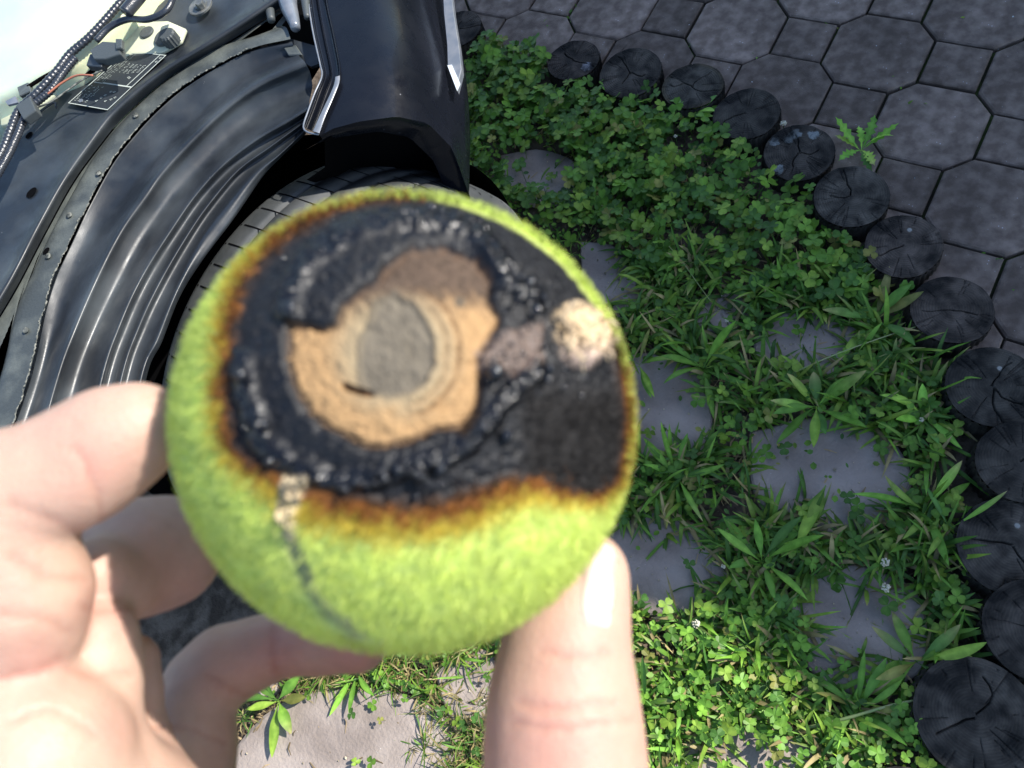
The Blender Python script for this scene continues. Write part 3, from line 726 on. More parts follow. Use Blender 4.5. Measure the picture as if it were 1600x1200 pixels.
# rails across the inner wing
NS = 90
rails = [
 ([(-120, 470), (-40, 300), (30, 205), (100, 130), (170, 70), (230, 25), (300, -40), (380, -110)], .700),
 ([(-110, 560), (-12, 440), (50, 335), (90, 267), (130, 207), (170, 157), (242, 100), (322, 50), (412, -10), (480, -60)], .700),
 ([(-100, 600), (0, 462), (60, 350), (100, 279), (141, 220), (181, 169), (252, 112), (334, 62), (425, 2), (490, -45)], .7095),
 ([(-85, 620), (10, 476), (70, 364), (112, 288), (152, 232), (194, 182), (264, 122), (344, 74), (432, 16), (496, -35)], .692),
 ([(-50, 740), (2, 583), (24, 490), (50, 428), (83, 358), (115, 300), (148, 243), (188, 194), (230, 151), (280, 111), (336, 76), (398, 56), (440, 40)], .690),
 ([(-46, 740), (6, 585), (27, 492), (53, 430), (86, 360), (118, 302), (151, 245), (191, 196), (233, 153), (283, 113), (339, 78), (401, 59), (448, 44)], .6945),
 ([(-18, 760), (42, 597), (68, 483), (84, 431), (110, 375), (138, 317), (174, 252), (210, 206), (243, 171), (285, 135), (343, 99), (397, 74), (454, 61)], .693),
 ([(-12, 762), (47, 597), (73, 485), (90, 433), (116, 377), (144, 320), (180, 256), (216, 210), (249, 175), (291, 139), (349, 103), (403, 80), (458, 70)], .688),
 ([(10, 770), (62, 597), (92, 500), (125, 415), (160, 345), (205, 285), (245, 240), (290, 195), (345, 145), (400, 105), (462, 80)], .679),
 ([(28, 775), (75, 597), (105, 508), (143, 420), (178, 354), (214, 300), (238, 266), (284, 215), (340, 162), (392, 122), (468, 88)], .688),
 ([(38, 778), (87, 597), (117, 512), (155, 425), (190, 358), (227, 305), (250, 272), (295, 222), (350, 170), (404, 131), (476, 97)], .6975),
 ([(52, 780), (99, 597), (130, 515), (168, 430), (203, 364), (240, 312), (264, 279), (309, 230), (362, 179), (416, 141), (484, 112)], .685),
 ([(80, 786), (122, 597), (153, 510), (193, 432), (235, 358), (270, 312), (302, 276), (348, 228), (396, 186), (434, 162), (488, 134)], .671),
 ([(108, 790), (147, 597), (177, 508), (213, 431), (265, 350), (299, 301), (340, 256), (392, 214), (440, 184), (484, 156)], .678),
 ([(118, 792), (157, 597), (187, 507), (222, 431), (274, 349), (309, 300), (350, 256), (400, 218), (448, 190), (482, 170)], .687),
 ([(128, 794), (167, 597), (197, 508), (233, 431), (284, 350), (318, 303), (359, 260), (408, 223), (455, 195), (480, 178)], .676),
 ([(142, 796), (180, 597), (210, 508), (245, 434), (294, 354), (328, 306), (368, 263), (416, 228), (458, 199), (479, 185)], .673),
 ([(150, 797), (188, 597), (217, 510), (252, 436), (300, 356), (335, 308), (374, 264), (421, 230), (461, 201), (478, 189)], .6805),
 ([(160, 798), (197, 596), (226, 512), (260, 440), (306, 360), (341, 311), (381, 266), (426, 234), (464, 204), (477, 193)], .671),
 ([(176, 800), (212, 595), (239, 525), (270, 450), (311, 372), (348, 318), (391, 270), (432, 240), (468, 208), (476, 200)], .669),
 ([(184, 800), (219, 594), (246, 528), (275, 456), (314, 380), (355, 326), (399, 273), (435, 243), (471, 209), (476, 204)], .676),
 ([(192, 802), (227, 594), (252, 534), (280, 463), (316, 405), (365, 340), (409, 276), (437, 246), (474, 211), (478, 207)], .668),
]
RW = []
for pts, z in rails: RW.append(W3(resample(np.array(pts, float), NS), z))
def loft(rl, sub=4):
    """smooth interpolation across rails"""
    R = np.array(rl); out = []
    P = np.concatenate([[2 * R[0] - R[1]], R, [2 * R[-1] - R[-2]]])
    for i in range(1, len(P) - 2):
        for t in np.linspace(0, 1, sub, endpoint=False):
            a, b, c, d = P[i - 1], P[i], P[i + 1], P[i + 2]
            L_ = b * (1 - t) + c * t
            m1, m2 = (c - a) / 2, (d - b) / 2
            lim = np.linalg.norm(c - b, axis=1, keepdims=True)
            m1 = m1 * np.minimum(1, 1.5 * lim / (np.linalg.norm(m1, axis=1, keepdims=True) + 1e-9)); m2 = m2 * np.minimum(1, 1.5 * lim / (np.linalg.norm(m2, axis=1, keepdims=True) + 1e-9))
            h = (2 * t ** 3 - 3 * t ** 2 + 1) * b + (t ** 3 - 2 * t ** 2 + t) * m1 + (-2 * t ** 3 + 3 * t ** 2) * c + (t ** 3 - t ** 2) * m2
            out.append(h)
    out.append(P[-2]); return np.array(out)
def surf(name, G, m, thick=None, smooth=True, flip=False):
    n, k = G.shape[:2]; V = G.reshape(-1, 3); F = grid_faces(n, k)
    if flip: F = F[:, ::-1]
    if not thick: return obj(name, V, F, m, car, smooth=smooth)
    B = V - np.array([0, 0, thick]); F2 = F[:, ::-1] + len(V)
    top = list(range(k)); bot = list(range((n - 1) * k, n * k)); lf = [i * k for i in range(n)]; rg = [i * k + k - 1 for i in range(n)]
    S = []
    for ln in (top, bot, lf, rg):
        for a, b in zip(ln[:-1], ln[1:]): S.append((a, b, b + len(V), a + len(V)))
    return obj(name, np.vstack([V, B]), np.vstack([F, F2, np.array(S)]), m, car, smooth=smooth)
G = loft(RW[:4], 5)
G[..., 2] += .00025 * fbm(G.reshape(-1, 3), 14, 3, 2).reshape(G.shape[:2])
surf('inner_wing_panel', G, M_plastic)
o = surf('flange', np.array([RW[3] + [0, 0, -.002], RW[4]] + list(loft(RW[4:7], 3))), M_metalflange)
G = loft([RW[6] + [0, 0, -.004]] + RW[7:], 4)
G[..., 2] += .00022 * fbm(G.reshape(-1, 3), 16, 3, 9).reshape(G.shape[:2])
# turned-down lip
lip = [G[-1] + np.array([0, 0, -.003]) - LT * .002, G[-1] + np.array([0, 0, -.008]) - LT * .014, G[-1] + np.array([0, 0, -.02]) - LT * .05]
surf('wheel_arch_liner', np.concatenate([G, lip]), M_plastic)
# rough seam sealer bead
rs = RW[6][8:84]; V = rs + np.array([0, 0, .0005]) + np.random.default_rng(3).normal(0, .0006, rs.shape)
Vt, Ft = tube_geo(resample(V, 300) + rng.normal(0, .0004, (300, 3)), .0007 * (1 + .6 * rng.normal(0, 1, 300).clip(-1, 1)), 6)
obj('seam_bead', Vt, Ft, M_seal, car)
# mastic blobs on the flange
for px, py in ((154, 270), (108, 336), (40, 516), (75, 400), (212, 180)):
    c = un(px, py, .696) - CO; bm = bmesh.new(); bmesh.ops.create_icosphere(bm, subdivisions=2, radius=.0042)
    for v in bm.verts: v.co *= 1 + .25 * mnoise.noise(v.co * 400)
    bmesh.ops.scale(bm, vec=(1, 1, .35), verts=bm.verts); bmesh.ops.translate(bm, vec=tuple(c), verts=bm.verts); bm_obj('sealer_blob', bm, M_seal, car, True)
# drain holes: recessed dark plugs
for px, py, r_ in ((45, 211, .0045), (49, 301, .0065), (72, 392, .004)):
    c = un(px, py, .7008 if px < 60 else .6955) - CO; an = np.linspace(0, 2 * math.pi, 20, endpoint=False)
    ring = np.array([c + r_ * (HD * math.cos(a) * 1.3 + LT * math.sin(a)) for a in an])
    V = np.vstack([ring, c + (ring - c) * .8 + [0, 0, -.0002], [c - [0, 0, .0002]]]); n = 20
    F = [(i, (i + 1) % n, n + (i + 1) % n, n + i) for i in range(n)] + [(n + i, n + (i + 1) % n, 2 * n) for i in range(n)]
    obj('drain_hole', V, F, M_dark, car)
# dark floor of the engine bay and wheel well
fl = W3([(-700, 900), (-400, -300), (300, -300), (520, -260), (520, 40), (470, 120), (300, 200), (60, 420), (-80, 640)], .60)
prism('engine_bay_floor', fl, 0, .02, M_dark, car)
# wheel: centre solved from the photographed outline
WC = np.array([-.167, .691, .32])
wheel = empty('wheel', WC - CO); wheel.parent = car
prof = [(-.070, .205), (-.085, .225), (-.100, .262), (-.0985, .283), (-.091, .295), (-.080, .3015), (-.060, .304)]
prof += [(-.052, .3045), (-.0505, .298), (-.0475, .298), (-.046, .3048), (-.018, .305), (-.0165, .2985), (-.0125, .2985), (-.011, .305)]
prof += [(-x, y) for x, y in prof[::-1]]
prof = np.array(prof) * [1, 1.049]; nseg = 160
V = []
for k in range(nseg):
    a = 2 * math.pi * k / nseg
    for x, y in prof: V.append(LT * x + (HD * math.cos(a) + np.array([0, 0, 1]) * math.sin(a)) * y)
V = np.array(V); F = grid_faces(nseg + 1, len(prof)); F = F % len(V)
# sipes: narrow the tread every 5th ring
Vg = V.reshape(nseg, len(prof), 3)
obj('tyre', V, F, M_rubber, wheel, smooth=False)
sacc = Acc()
for k in range(0, 64):
    a = 2 * math.pi * k / 64
    for sgn in (-1, 1):
        xs = np.linspace(.012, .096, 9) * sgn
        pts = []
        for x in xs:
            aa = a + x * .18 + (0 if sgn > 0 else .035); yy = .0006 + float(np.interp(abs(x), [0, .06, .080, .091, .0985], [.3195, .3190, .3163, .3095, .2969]))
            rd = HD * math.cos(aa) + np.array([0, 0, 1]) * math.sin(aa); tg = -HD * math.sin(aa) + np.array([0, 0, 1]) * math.cos(aa)
            pts.append((LT * x + rd * yy, tg))
        for (p, t), (q, t2) in zip(pts[:-1], pts[1:]):
            w_ = .0011
            sacc.add([p - t * w_, p + t * w_, q + t2 * w_, q - t2 * w_], [(0, 1, 2, 3)])
sp_ = sacc.build('tread_sipes', M_dark, wheel); sp_['kind'] = 'stuff'
V = []; rp = [(-.07, .217), (-.06, .21), (.02, .195), (.07, .205), (.088, .217), (.084, .20), (.03, .185), (-.02, .15), (-.03, .05), (-.03, .001)]
for k in range(48):
    a = 2 * math.pi * k / 48
    for x, y in rp: V.append(LT * x + (HD * math.cos(a) + np.array([0, 0, 1]) * math.sin(a)) * y)
obj('rim', V, grid_faces(49, len(rp)) % len(V), M_rim, wheel, smooth=True)
for k in range(7):
    a = 2 * math.pi * k / 7; rd = HD * math.cos(a) + np.array([0, 0, 1]) * math.sin(a); tg = -HD * math.sin(a) + np.array([0, 0, 1]) * math.cos(a); V = []
    for r_, w_, x0 in ((.04, .022, .060), (.12, .017, .074), (.19, .026, .080)):
        for sx, dx in ((-1, -.022), (-.7, 0), (.7, 0), (1, -.022)): V.append(rd * r_ + tg * w_ * sx + LT * (x0 + dx))
    obj('spoke', V, grid_faces(3, 4), M_rim, wheel)
V = []
for k in range(24):
    a = 2 * math.pi * k / 24; rd = HD * math.cos(a) + np.array([0, 0, 1]) * math.sin(a)
    for r_, x0 in ((.05, .04), (.05, .064), (.035, .070), (.001, .071)): V.append(rd * r_ + LT * x0)
obj('hub_cap', V, grid_faces(25, 4) % 96, M_rim, wheel, smooth=True)
# wheel well shell (rear half and top), dark
V = []; an = np.linspace(math.radians(150), math.radians(205), 26)
for a in an:
    for s_ in (-.26, -.1, 0, .03 + .06 * float(sstep(math.radians(160), math.radians(125), a))):
        V.append(WC - CO + LT * s_ + (HD * math.cos(a) + np.array([0, 0, 1]) * math.sin(a)) * (.35 if s_ < 0 else .345))
obj('wheel_well', V, grid_faces(26, 4), M_dark, car)
V = []
for a in np.linspace(math.radians(0), math.radians(200), 30):
    for r_ in (.02, .2, .325): V.append(WC - CO - LT * .17 + (HD * math.cos(a) + np.array([0, 0, 1]) * math.sin(a)) * r_)
obj('inner_well_wall', V, grid_faces(30, 3), M_dark, car)

# outer front wing (fender)
LEDR = [(498, -120), (508, -30), (513, 10), (524, 60), (533, 112), (528, 135), (516, 168), (500, 211)]
b0 = resample(np.array(LEDR, float), 30)
cont = resample(np.array([(690, -140), (706, 0), (722, 80), (731, 150), (735, 220), (734, 300)], float), 30)
arch = {0: (500, 212), .12: (520, 201), .3: (560, 190), .5: (620, 182), .7: (668, 192), .85: (707, 232), 1: (733, 305)}
sk = np.array(sorted(arch)); ak = np.array([arch[k] for k in sk], float)
S = np.linspace(0, 1, 26); Gf = np.zeros((26, 30, 3))
for i, s_ in enumerate(S):
    x_end = np.interp(s_, sk, ak[:, 0]); y_end = np.interp(s_, sk, ak[:, 1])
    xt = 498 + (690 - 498) * s_; yt = -120
    for j, t in enumerate(np.linspace(0, 1, 30)):
        yy = yt + (y_end - yt) * t
        xl = np.interp(yy, b0[:, 1], b0[:, 0]); xr = np.interp(yy, cont[:, 1], cont[:, 0])
        # blend so that the lower boundary follows the arch
        x0 = xl + (xr - xl) * s_; xx = x0 * (1 - t ** 6) + x_end * t ** 6
        z = .698 - .004 * s_ - .17 * s_ ** 3.2
        Gf[i, j] = un(xx, yy, z) - CO
low = []; LC = np.array([.94, -.342, 0])
for dz, inn in ((.02, -.009), (.05, -.026), (.13, -.07), (.22, -.115), (.32, -.165), (.38, -.20)):
    q = Gf[-1].copy(); q[:, 2] -= dz; q += LC * inn * 2.0; low.append(q)
Gf = np.concatenate([Gf, low])
surf('outer_wing', Gf, M_paint)
# rolled arch lip
e0 = Gf[:27, -1]; lipg = [e0, e0 + np.array([0, 0, -.006]), e0 + np.array([-.010, .006, -.012]), e0 + np.array([-.026, .020, -.022])]
surf('arch_lip', np.array(lipg), M_paint)
cur = np.vstack([[e0[0] - LC * .05 - [0, 0, .05]], [e0[0] - LC * .02 - [0, 0, .04]], e0[:23]]); RE = np.array([.342, .94, 0]); cg = []
for k_, (dz, rr_, il) in enumerate(((.012, .004, 0), (.05, .03, .01), (.2, .08, .08), (.42, .12, .20), (.58, .14, .24))):
    q = cur + RE * rr_ - LC * il * np.linspace(.3, 1, len(cur))[:, None]; q[:, 2] = np.maximum(q[:, 2] - dz, .03); cg.append(q)
surf('wheel_well_rear', np.array(cg), M_dark)
# ledge with raised beads
LL = resample(np.array([(468, -120), (479, -30), (482, 5), (489, 55), (500, 100), (503, 118), (494, 142), (484, 170), (473, 198)], float), 40)
LR = resample(np.array(LEDR, float), 40)
rl = []
for fr, z in ((0, .690), (.02, .699), (.14, .6995), (.2, .695), (.44, .695), (.5, .698), (.56, .695), (.86, .6955), (.93, .7005), (1.0, .698)):
    rl.append(W3(LL * (1 - fr) + LR * fr, z))
surf('wing_ledge', loft(rl, 3), M_paint)
# bright lower seal of the ledge
pp = np.array([(531, 118), (530, 130), (520, 155), (508, 182), (499, 208)], float); qq = np.array([(524, 120), (522, 132), (513, 153), (500, 180), (489, 205)], float)
gl = np.array([W3(resample(pp, 16), .7025), W3(resample((pp + qq) / 2, 16), .7045), W3(resample(qq, 16), .7015)]); surf('edge_seal', gl, M_chrome)
tube('edge_weld', W3(np.array([(479, -20), (484, 20), (490, 55), (500, 100), (503, 119), (492, 145), (482, 172), (474, 198), (482, 207), (498, 210)], float), .7005), .0011, M_chrome, car, 6, 60)
# side marker trim on the flank
tl = [(690, -40), (693, 20), (698, 70), (699, 104), (713, 139), (721, 108), (717, 70), (709, 20), (702, -40)]
zt = .60
prism('side_trim', W3(tl, [zt] * 9), 0, .012, M_chrome, car, .001, 1)
prism('side_trim_tip', W3([(699, 102), (706, 101), (718, 128), (713, 139)], [.6025] * 4), 0, .004, mat('trim_bright', (.6, .66, .72), .3), car)
# connection piece and gap parts between ledge and inner wing
prism('bracket', W3([(420, 62), (452, 60), (494, 72), (497, 100), (486, 104), (450, 84), (420, 80)], [.68] * 7), 0, .004, M_plastic, car)
prism('bracket_plate', W3([(440, 70), (462, 70), (472, 85), (450, 86)], [.686] * 4), 0, .004, M_metalflange, car, .001, 1)
for pts, r_ in (([(447, -30), (450, 5), (458, 30), (462, 44)], [.012, .013, .010, .006]), ([(418, -30), (420, 5), (424, 32)], [.006, .007, .005]), ([(475, -30), (478, 10), (480, 28)], [.004, .006, .004])):
    P = W3(np.array(pts, float), .70); rr_ = np.interp(np.linspace(0, 1, 20), np.linspace(0, 1, len(r_)), r_)
    tube('hinge_rod', P, rr_, M_chrome if len(pts) == 4 else M_knob, car, 12, 20)

# white tank
tk = [(-260, -260), (240, -260), (232, -40), (196, 14), (150, 62), (108, 100), (60, 120), (0, 148), (-120, 210), (-300, 240)]
prism('washer_tank', W3(tk, [.735] * len(tk)), 0, .12, M_white, car, .014, 4, True)
prism('tank_neck', W3([(184, 58), (210, 34), (262, 32), (290, 44), (282, 64), (250, 82), (205, 84), (186, 92)], [.7065] * 8), 0, .006, M_cream, car, .002, 2, True)
prism('tank_flange', W3([(0, 148), (60, 122), (98, 100), (135, 92), (120, 118), (70, 160), (30, 190), (0, 196)], [.705] * 8), 0, .008, M_cream, car, .002, 2, True)
# knob, washer, bolt
def disc(name, px, py, z, r0, h, m, seg=28, ribs=0, taper=.92):
    c = un(px, py, z) - CO; V = []; 
    for zz, rr_ in ((-h, 1), (-.15 * h, 1), (0, taper), (0, .5), (.0, .02)):
        for k in range(seg):
            a = 2 * math.pi * k / seg; q = rr_ * r0 * (1 - (.10 if ribs and k % 2 and rr_ > .8 else 0))
            V.append(c + [q * math.cos(a), q * math.sin(a), zz])
    F = [tuple(f) for f in grid_faces(5, seg, True)] + [tuple(range(4 * seg, 5 * seg))]
    return obj(name, V, F, m, car)
disc('filler_cap', 259, 52, .722, .0115, .016, M_knob, 30, 1, .85)
disc('cap_collar', 256, 56, .7105, .0155, .006, M_knob)
disc('cap_seat', 228, 49, .7095, .010, .004, M_knob)
disc('washer', 312, 8, .7095, .017, .003, M_bolt); disc('washer', 312, 6, .7115, .009, .002, M_bolt); disc('bolt_head', 310, 3, .718, .0058, .008, M_bolt, 6)
# harness hoses
def hp(pts, z): return W3(np.array(pts, float), z)
tube('corrugated_hose', hp([(-30, 290), (2, 240), (16, 205), (30, 172), (58, 145), (90, 110), (110, 84), (140, 58), (168, 28), (200, -10), (230, -50)], .744), .0052 * (1 + .08 * np.sin(np.arange(260) * 1.6)), M_hose, car, 10, 260)
tube('corrugated_hose', hp([(-20, 300), (10, 248), (26, 214), (38, 186), (52, 165), (80, 140), (100, 112), (118, 90)], .741), .0048 * (1 + .08 * np.sin(np.arange(200) * 1.6)), M_hose, car, 10, 200)
tube('corrugated_hose', hp([(150, 64), (172, 42), (200, 30), (232, 30), (262, 14), (275, -20)], .746), .0042, M_hose, car, 10, 60)
tube('corrugated_hose', hp([(196, 20), (216, -4), (235, -30)], .756), .0085, M_hose, car, 12, 30)
tube('cable', hp([(40, 168), (70, 150), (96, 130), (120, 118), (145, 118)], .742), .0014, M_wire, car, 6, 30)
tube('cable', hp([(45, 172), (78, 160), (104, 142), (130, 124), (160, 110)], .741), .0012, M_seal, car, 6, 30)
tube('cable', hp([(60, 176), (84, 160), (88, 168)], .711), .0016, M_hose, car, 6, 16)
prism('cable_clip', hp([(24, 165), (46, 150), (56, 172), (36, 186)], [.750] * 4), 0, .012, M_knob, car, .0015, 2)
prism('cable_clip', hp([(140, 78), (160, 64), (186, 66), (188, 84), (164, 92), (146, 92)], [.750] * 6), 0, .012, M_knob, car, .0015, 2)
prism('connector', hp([(140, 84), (168, 80), (158, 104), (134, 102)], [.743] * 4), 0, .010, M_plastic, car, .001, 1)
prism('connector', hp([(26, 136), (44, 128), (48, 142), (30, 150)], [.745] * 4), 0, .008, M_metalflange, car, .001, 1)
prism('connector', hp([(180, 60), (190, 60), (190, 74), (180, 76)], [.753] * 4), 0, .006, M_metalflange, car, .001, 1)
prism('clip_tab', hp([(8, 158), (24, 150), (28, 160), (12, 164)], [.746] * 4), 0, .003, M_chrome, car)
tube('rubber_strip', hp([(44, 136), (66, 122), (88, 110)], .743), .0026, M_dark, car, 8, 12)
disc('grommet', 135, 108, .712, .0095, .006, M_dark, 20)
# data label: dark plate, border, divider and illegible print rows
Q = np.array([(106, 161), (168, 172), (260, 86), (200, 79)], float)
def lab(u, v): # u across short side, v along
    return (Q[0] * (1 - u) + Q[1] * u) * (1 - v) + (Q[3] * (1 - u) + Q[2] * u) * v
def lq(u0, v0, u1, v1, z): return np.array([un(*lab(a, b), z) - CO for a, b in ((u0, v0), (u1, v0), (u1, v1), (u0, v1))])
ZL = .7052
lp = obj('data_label', lq(0, 0, 1, 1, ZL), [(0, 1, 2, 3)], M_sticker, car)
lp.data.update()
pr = Acc()
def bar(u0, v0, u1, v1): pr.add(lq(u0, v0, u1, v1, ZL + .0005), [(0, 1, 2, 3)])
bar(0, 0, 1, .012); bar(0, .988, 1, 1); bar(0, .012, .02, .988); bar(.98, .012, 1, .988)
bar(.25, .405, .98, .425); bar(.84, .425, .86, .985); bar(.05, .40, .25, .412)
r2 = np.random.default_rng(9)
for u0, u1, v0, v1, nr_, nc in ((.05, .30, .44, .97, 4, 30), (.34, .62, .62, .80, 3, 9), (.62, .82, .62, .80, 2, 9), (.05, .4, .06, .36, 4, 12)):
    for i in range(nr_):
        for j in range(nc):
            if r2.random() < .25: continue
            u = u0 + (u1 - u0) * (i + .15) / nr_; v = v0 + (v1 - v0) * (j + .1) / nc; du = (u1 - u0) / nr_ * .5; dv = (v1 - v0) / nc * .7
            k_ = r2.integers(0, 3)
            if k_ == 0: bar(u, v, u + du, v + dv * .35)
            elif k_ == 1: bar(u, v, u + du * .3, v + dv)
            else: bar(u, v, u + du, v + dv * .3); bar(u + du * .7, v, u + du, v + dv)
for (u, v) in ((.55, .16), (.58, .21), (.72, .12), (.80, .16), (.84, .20), (.52, .10), (.62, .28), (.70, .285), (.9, .93), (.9, .86), (.66, .55), (.7, .54)):
    bar(u, v, u + .05, v + .008); bar(u, v + .018, u + .05, v + .026); bar(u, v, u + .012, v + .026)
p_ = pr.build('label_print', M_print, lp); p_['kind'] = 'stuff'
disc('label_rivet', 126, 157, ZL + .0015, .003, .001, M_chrome)
# =================================================================== HAND AND BALL
RB = .0335
BD = RB / math.sin(math.atan(362 / F_PX)) * .995
BC = CAM + ray(641, 655) / np.linalg.norm(ray(641, 655)) * BD
RB *= .95
ball = empty('tennis_ball', BC); tag(ball, 'burnt yellow green tennis ball held between fingers and thumb', 'tennis ball')
TB = (CAM - BC) / np.linalg.norm(CAM - BC); XB = np.cross(UP, TB); XB /= np.linalg.norm(XB); YB = np.cross(TB, XB)
CHAR = [(362, 560), (366, 505), (388, 445), (424, 398), (475, 357), (535, 330), (605, 314), (690, 311), (755, 323), (815, 348), (866, 385), (903, 425), (933, 470), (952, 520),
        (966, 580), (972, 640), (969, 700), (958, 748), (925, 770), (880, 758), (835, 742), (790, 742), (740, 760), (700, 776), (645, 782), (590, 780), (540, 770), (490, 756), (450, 748),
        (410, 728), (372, 706), (360, 650), (356, 600)]
CRAT = [(440, 500), (470, 499), (497, 508), (522, 500), (530, 470), (556, 446), (590, 426), (602, 402), (645, 376), (700, 376), (748, 396), (772, 428), (768, 460), (785, 495), (768, 530), (752, 560),
        (756, 600), (744, 640), (722, 668), (682, 672), (640, 692), (600, 702), (566, 700), (540, 684), (505, 668), (472, 640), (452, 605), (440, 560)]
GREY = [(553, 560), (556, 590), (575, 612), (610, 618), (640, 612), (668, 596), (682, 560), (680, 520), (668, 490), (646, 462), (615, 448), (585, 462), (572, 492), (560, 520)]
FRAY = [(862, 498), (880, 480), (912, 474), (942, 490), (956, 520), (954, 548), (926, 568), (893, 566), (876, 545), (868, 520)]
BLIS = [(745, 545), (780, 520), (850, 500), (850, 560), (800, 585), (760, 580)]
LIPS = [[(446, 492), (452, 455), (470, 420), (500, 385), (545, 355), (610, 340), (690, 340), (745, 362), (778, 405), (800, 440), (835, 460)],
        [(470, 735), (510, 752), (570, 748), (630, 730), (690, 715), (730, 690), (765, 650), (800, 610), (835, 575)], [(375, 560), (385, 620), (400, 680), (440, 720)]]
def ball_field(D):
    """D unit directions (world). returns colour, roughness, displacement, felt weight"""
    P = BC + D * RB; q = proj(P); uv = q[:, :2]
    wgt = sstep(.02, .16, D @ TB * 1.0 - (RB / BD) * .75)
    X = D * 33.5  # millimetres on the ball
    n1 = fbm(X, .35, 4, 1); n2 = fbm(X, 1.1, 4, 2); n3 = fbm(X, 2.6, 3, 3)
    felt = np.array([.60, .70, .19]) * (1 + .22 * n1 + .22 * n2 + .12 * n3)[:, None]
    felt = felt * np.stack([1 + .08 * n2, np.ones(len(D)), 1 - .1 * n2], 1)
    uvw = uv + np.stack([n2, fbm(X, 1.0, 3, 7)], 1) * 9
    sc_ = sdpoly(uvw, CHAR)
    ctr = uv - np.array([640, 560]); a = np.arctan2(ctr[:, 1], ctr[:, 0])   # down = +90deg
    wdt = 20 + 16 * sstep(-.2, .7, -np.cos(a)) * (np.abs(np.sin(a)) < .9) + 62 * sstep(.5, .95, np.sin(a)) - 6 * sstep(.2, .9, -np.sin(a))
    t = np.clip(1 - sc_ / wdt + .18 * n2, 0, 1)
    ochre = np.array([.50, .39, .05]); brown = np.array([.23, .085, .018]); dk = np.array([.035, .018, .010]); bk = np.array([.005, .0055, .0075])
    def mix(A, B, w_): return A * (1 - w_[:, None]) + B * w_[:, None]
    c = mix(felt, np.tile(ochre, (len(D), 1)), sstep(.05, .45, t)); c = mix(c, np.tile(brown, (len(D), 1)), sstep(.45, .78, t)); c = mix(c, np.tile(dk, (len(D), 1)), sstep(.78, .97, t))
    inch = sstep(6, -10, sc_); c = mix(c, np.tile(bk, (len(D), 1)) * (1 + .6 * n3)[:, None], inch)
    rough = np.full(len(D), .9) * (1 - inch) + inch * (.58 + .34 * n2)
    lipd = np.min([dline(uv + np.stack([n2, n1], 1) * 8, L_) for L_ in LIPS], axis=0)
    lw = sstep(26, 6, lipd)
    rough = rough - inch * lw * .36
    disp = .00025 * n2 * (1 - inch) + inch * (-.0006 + .00045 * n2 + .00016 * n3) + lw * inch * (.0011 + .0006 * fbm(X, .8, 3, 12))
    # fluffy black felt on the lower right stays matt
    mf = sstep(0, 40, uv[:, 0] - 800) * sstep(580, 640, uv[:, 1]); rough = np.where(inch > .3, rough * (1 - mf) + .9 * mf, rough)
    c = mix(c, np.tile([.013, .012, .012], (len(D), 1)), mf * inch)
    # crater
    s2 = sdpoly(uv + np.stack([n3, n2], 1) * 5, CRAT); inc = sstep(3, -4, s2)
    rad = np.hypot(uv[:, 0] - 617, (uv[:, 1] - 543) * .95)
    tan = np.array([.32, .195, .088]) * (1 + .28 * n2 + .20 * n3)[:, None]
    tan = mix(tan, np.tile([.24, .20, .125], (len(D), 1)), .75 * sstep(128, 70, rad) * sstep(-.5, .3, n1 + .5 * np.clip((600 - uv[:, 1]) / 80, -1, 1) + .3))
    tan = mix(tan, np.tile([.045, .030, .023], (len(D), 1)) * (1 + .8 * n2 + .5 * n3)[:, None], .92 * sstep(492, 428, uv[:, 1] + 16 * n2 - np.abs(uv[:, 0] - 650) * .1))
    tan = mix(tan, np.tile([.12, .07, .04], (len(D), 1)), .75 * sstep(14, 0, -s2 + 8 * n3) * sstep(-.1, .4, n1 + .35))
    crk = np.exp(-((rad - 104 - 5 * n2) / 3.2) ** 2) * sstep(.0, .6, np.cos(np.arctan2(uv[:, 1] - 560, uv[:, 0] - 617))) + np.exp(-((rad - 84 - 6 * n1) / 2.6) ** 2) * .7 * sstep(.2, .7, np.cos(np.arctan2(uv[:, 1] - 560, uv[:, 0] - 617) - .1))
    gash = sstep(9, 2, dline(uv, [(532, 600), (550, 607), (572, 612)]))
    tan = mix(tan, np.tile([.14, .07, .03], (len(D), 1)), np.clip(.45 * crk + gash, 0, 1))
    sg = sdpoly(uv + np.stack([n2, n3], 1) * 4, GREY); ing = sstep(7, -7, sg)
    gcl = np.array([.112, .095, .070]) * (1 + .25 * n1 + .2 * n2 + .1 * n3)[:, None]
    tan = mix(tan, gcl, ing)
    tan = mix(tan, np.tile([.05, .045, .035], (len(D), 1)), .8 * sstep(5, 0, np.abs(sg - 1)) * sstep(-.1, .5, -np.cos(np.arctan2(uv[:, 1] - 520, uv[:, 0] - 617) ) ))
    for (x_, y_, r_) in ((574, 500, 7), (632, 485, 9), (722, 462, 9), (615, 447, 5)):
        tan = mix(tan, np.tile([.07, .06, .045], (len(D), 1)), .8 * sstep(r_ + 3, r_ - 3, np.hypot(uv[:, 0] - x_, uv[:, 1] - y_)))
    c = mix(c, tan, inc)
    rough = rough * (1 - inc) + .82 * inc - .35 * inc * ing * 0
    disp = disp * (1 - inc) + inc * (-.0014 - .0006 * ing * sstep(2, -6, sg) + .00025 * n3 + .0003 * n2 - .0004 * crk - .0012 * gash)
    disp = disp - .0008 * np.exp(-(s2 / 5) ** 2)
    # blistered pinkish patch and frayed cloth at the right
    sb = sdpoly(uv + np.stack([n2, n3], 1) * 10, BLIS); ib = sstep(6, -6, sb)
    c = mix(c, np.array([.15, .11, .09]) * (1 + .5 * n3)[:, None], .8 * ib); disp = disp + ib * .0005 * n2
    sf = sdpoly(uv + np.stack([n2, n3], 1) * 16, FRAY); iff = sstep(7, -9, sf)
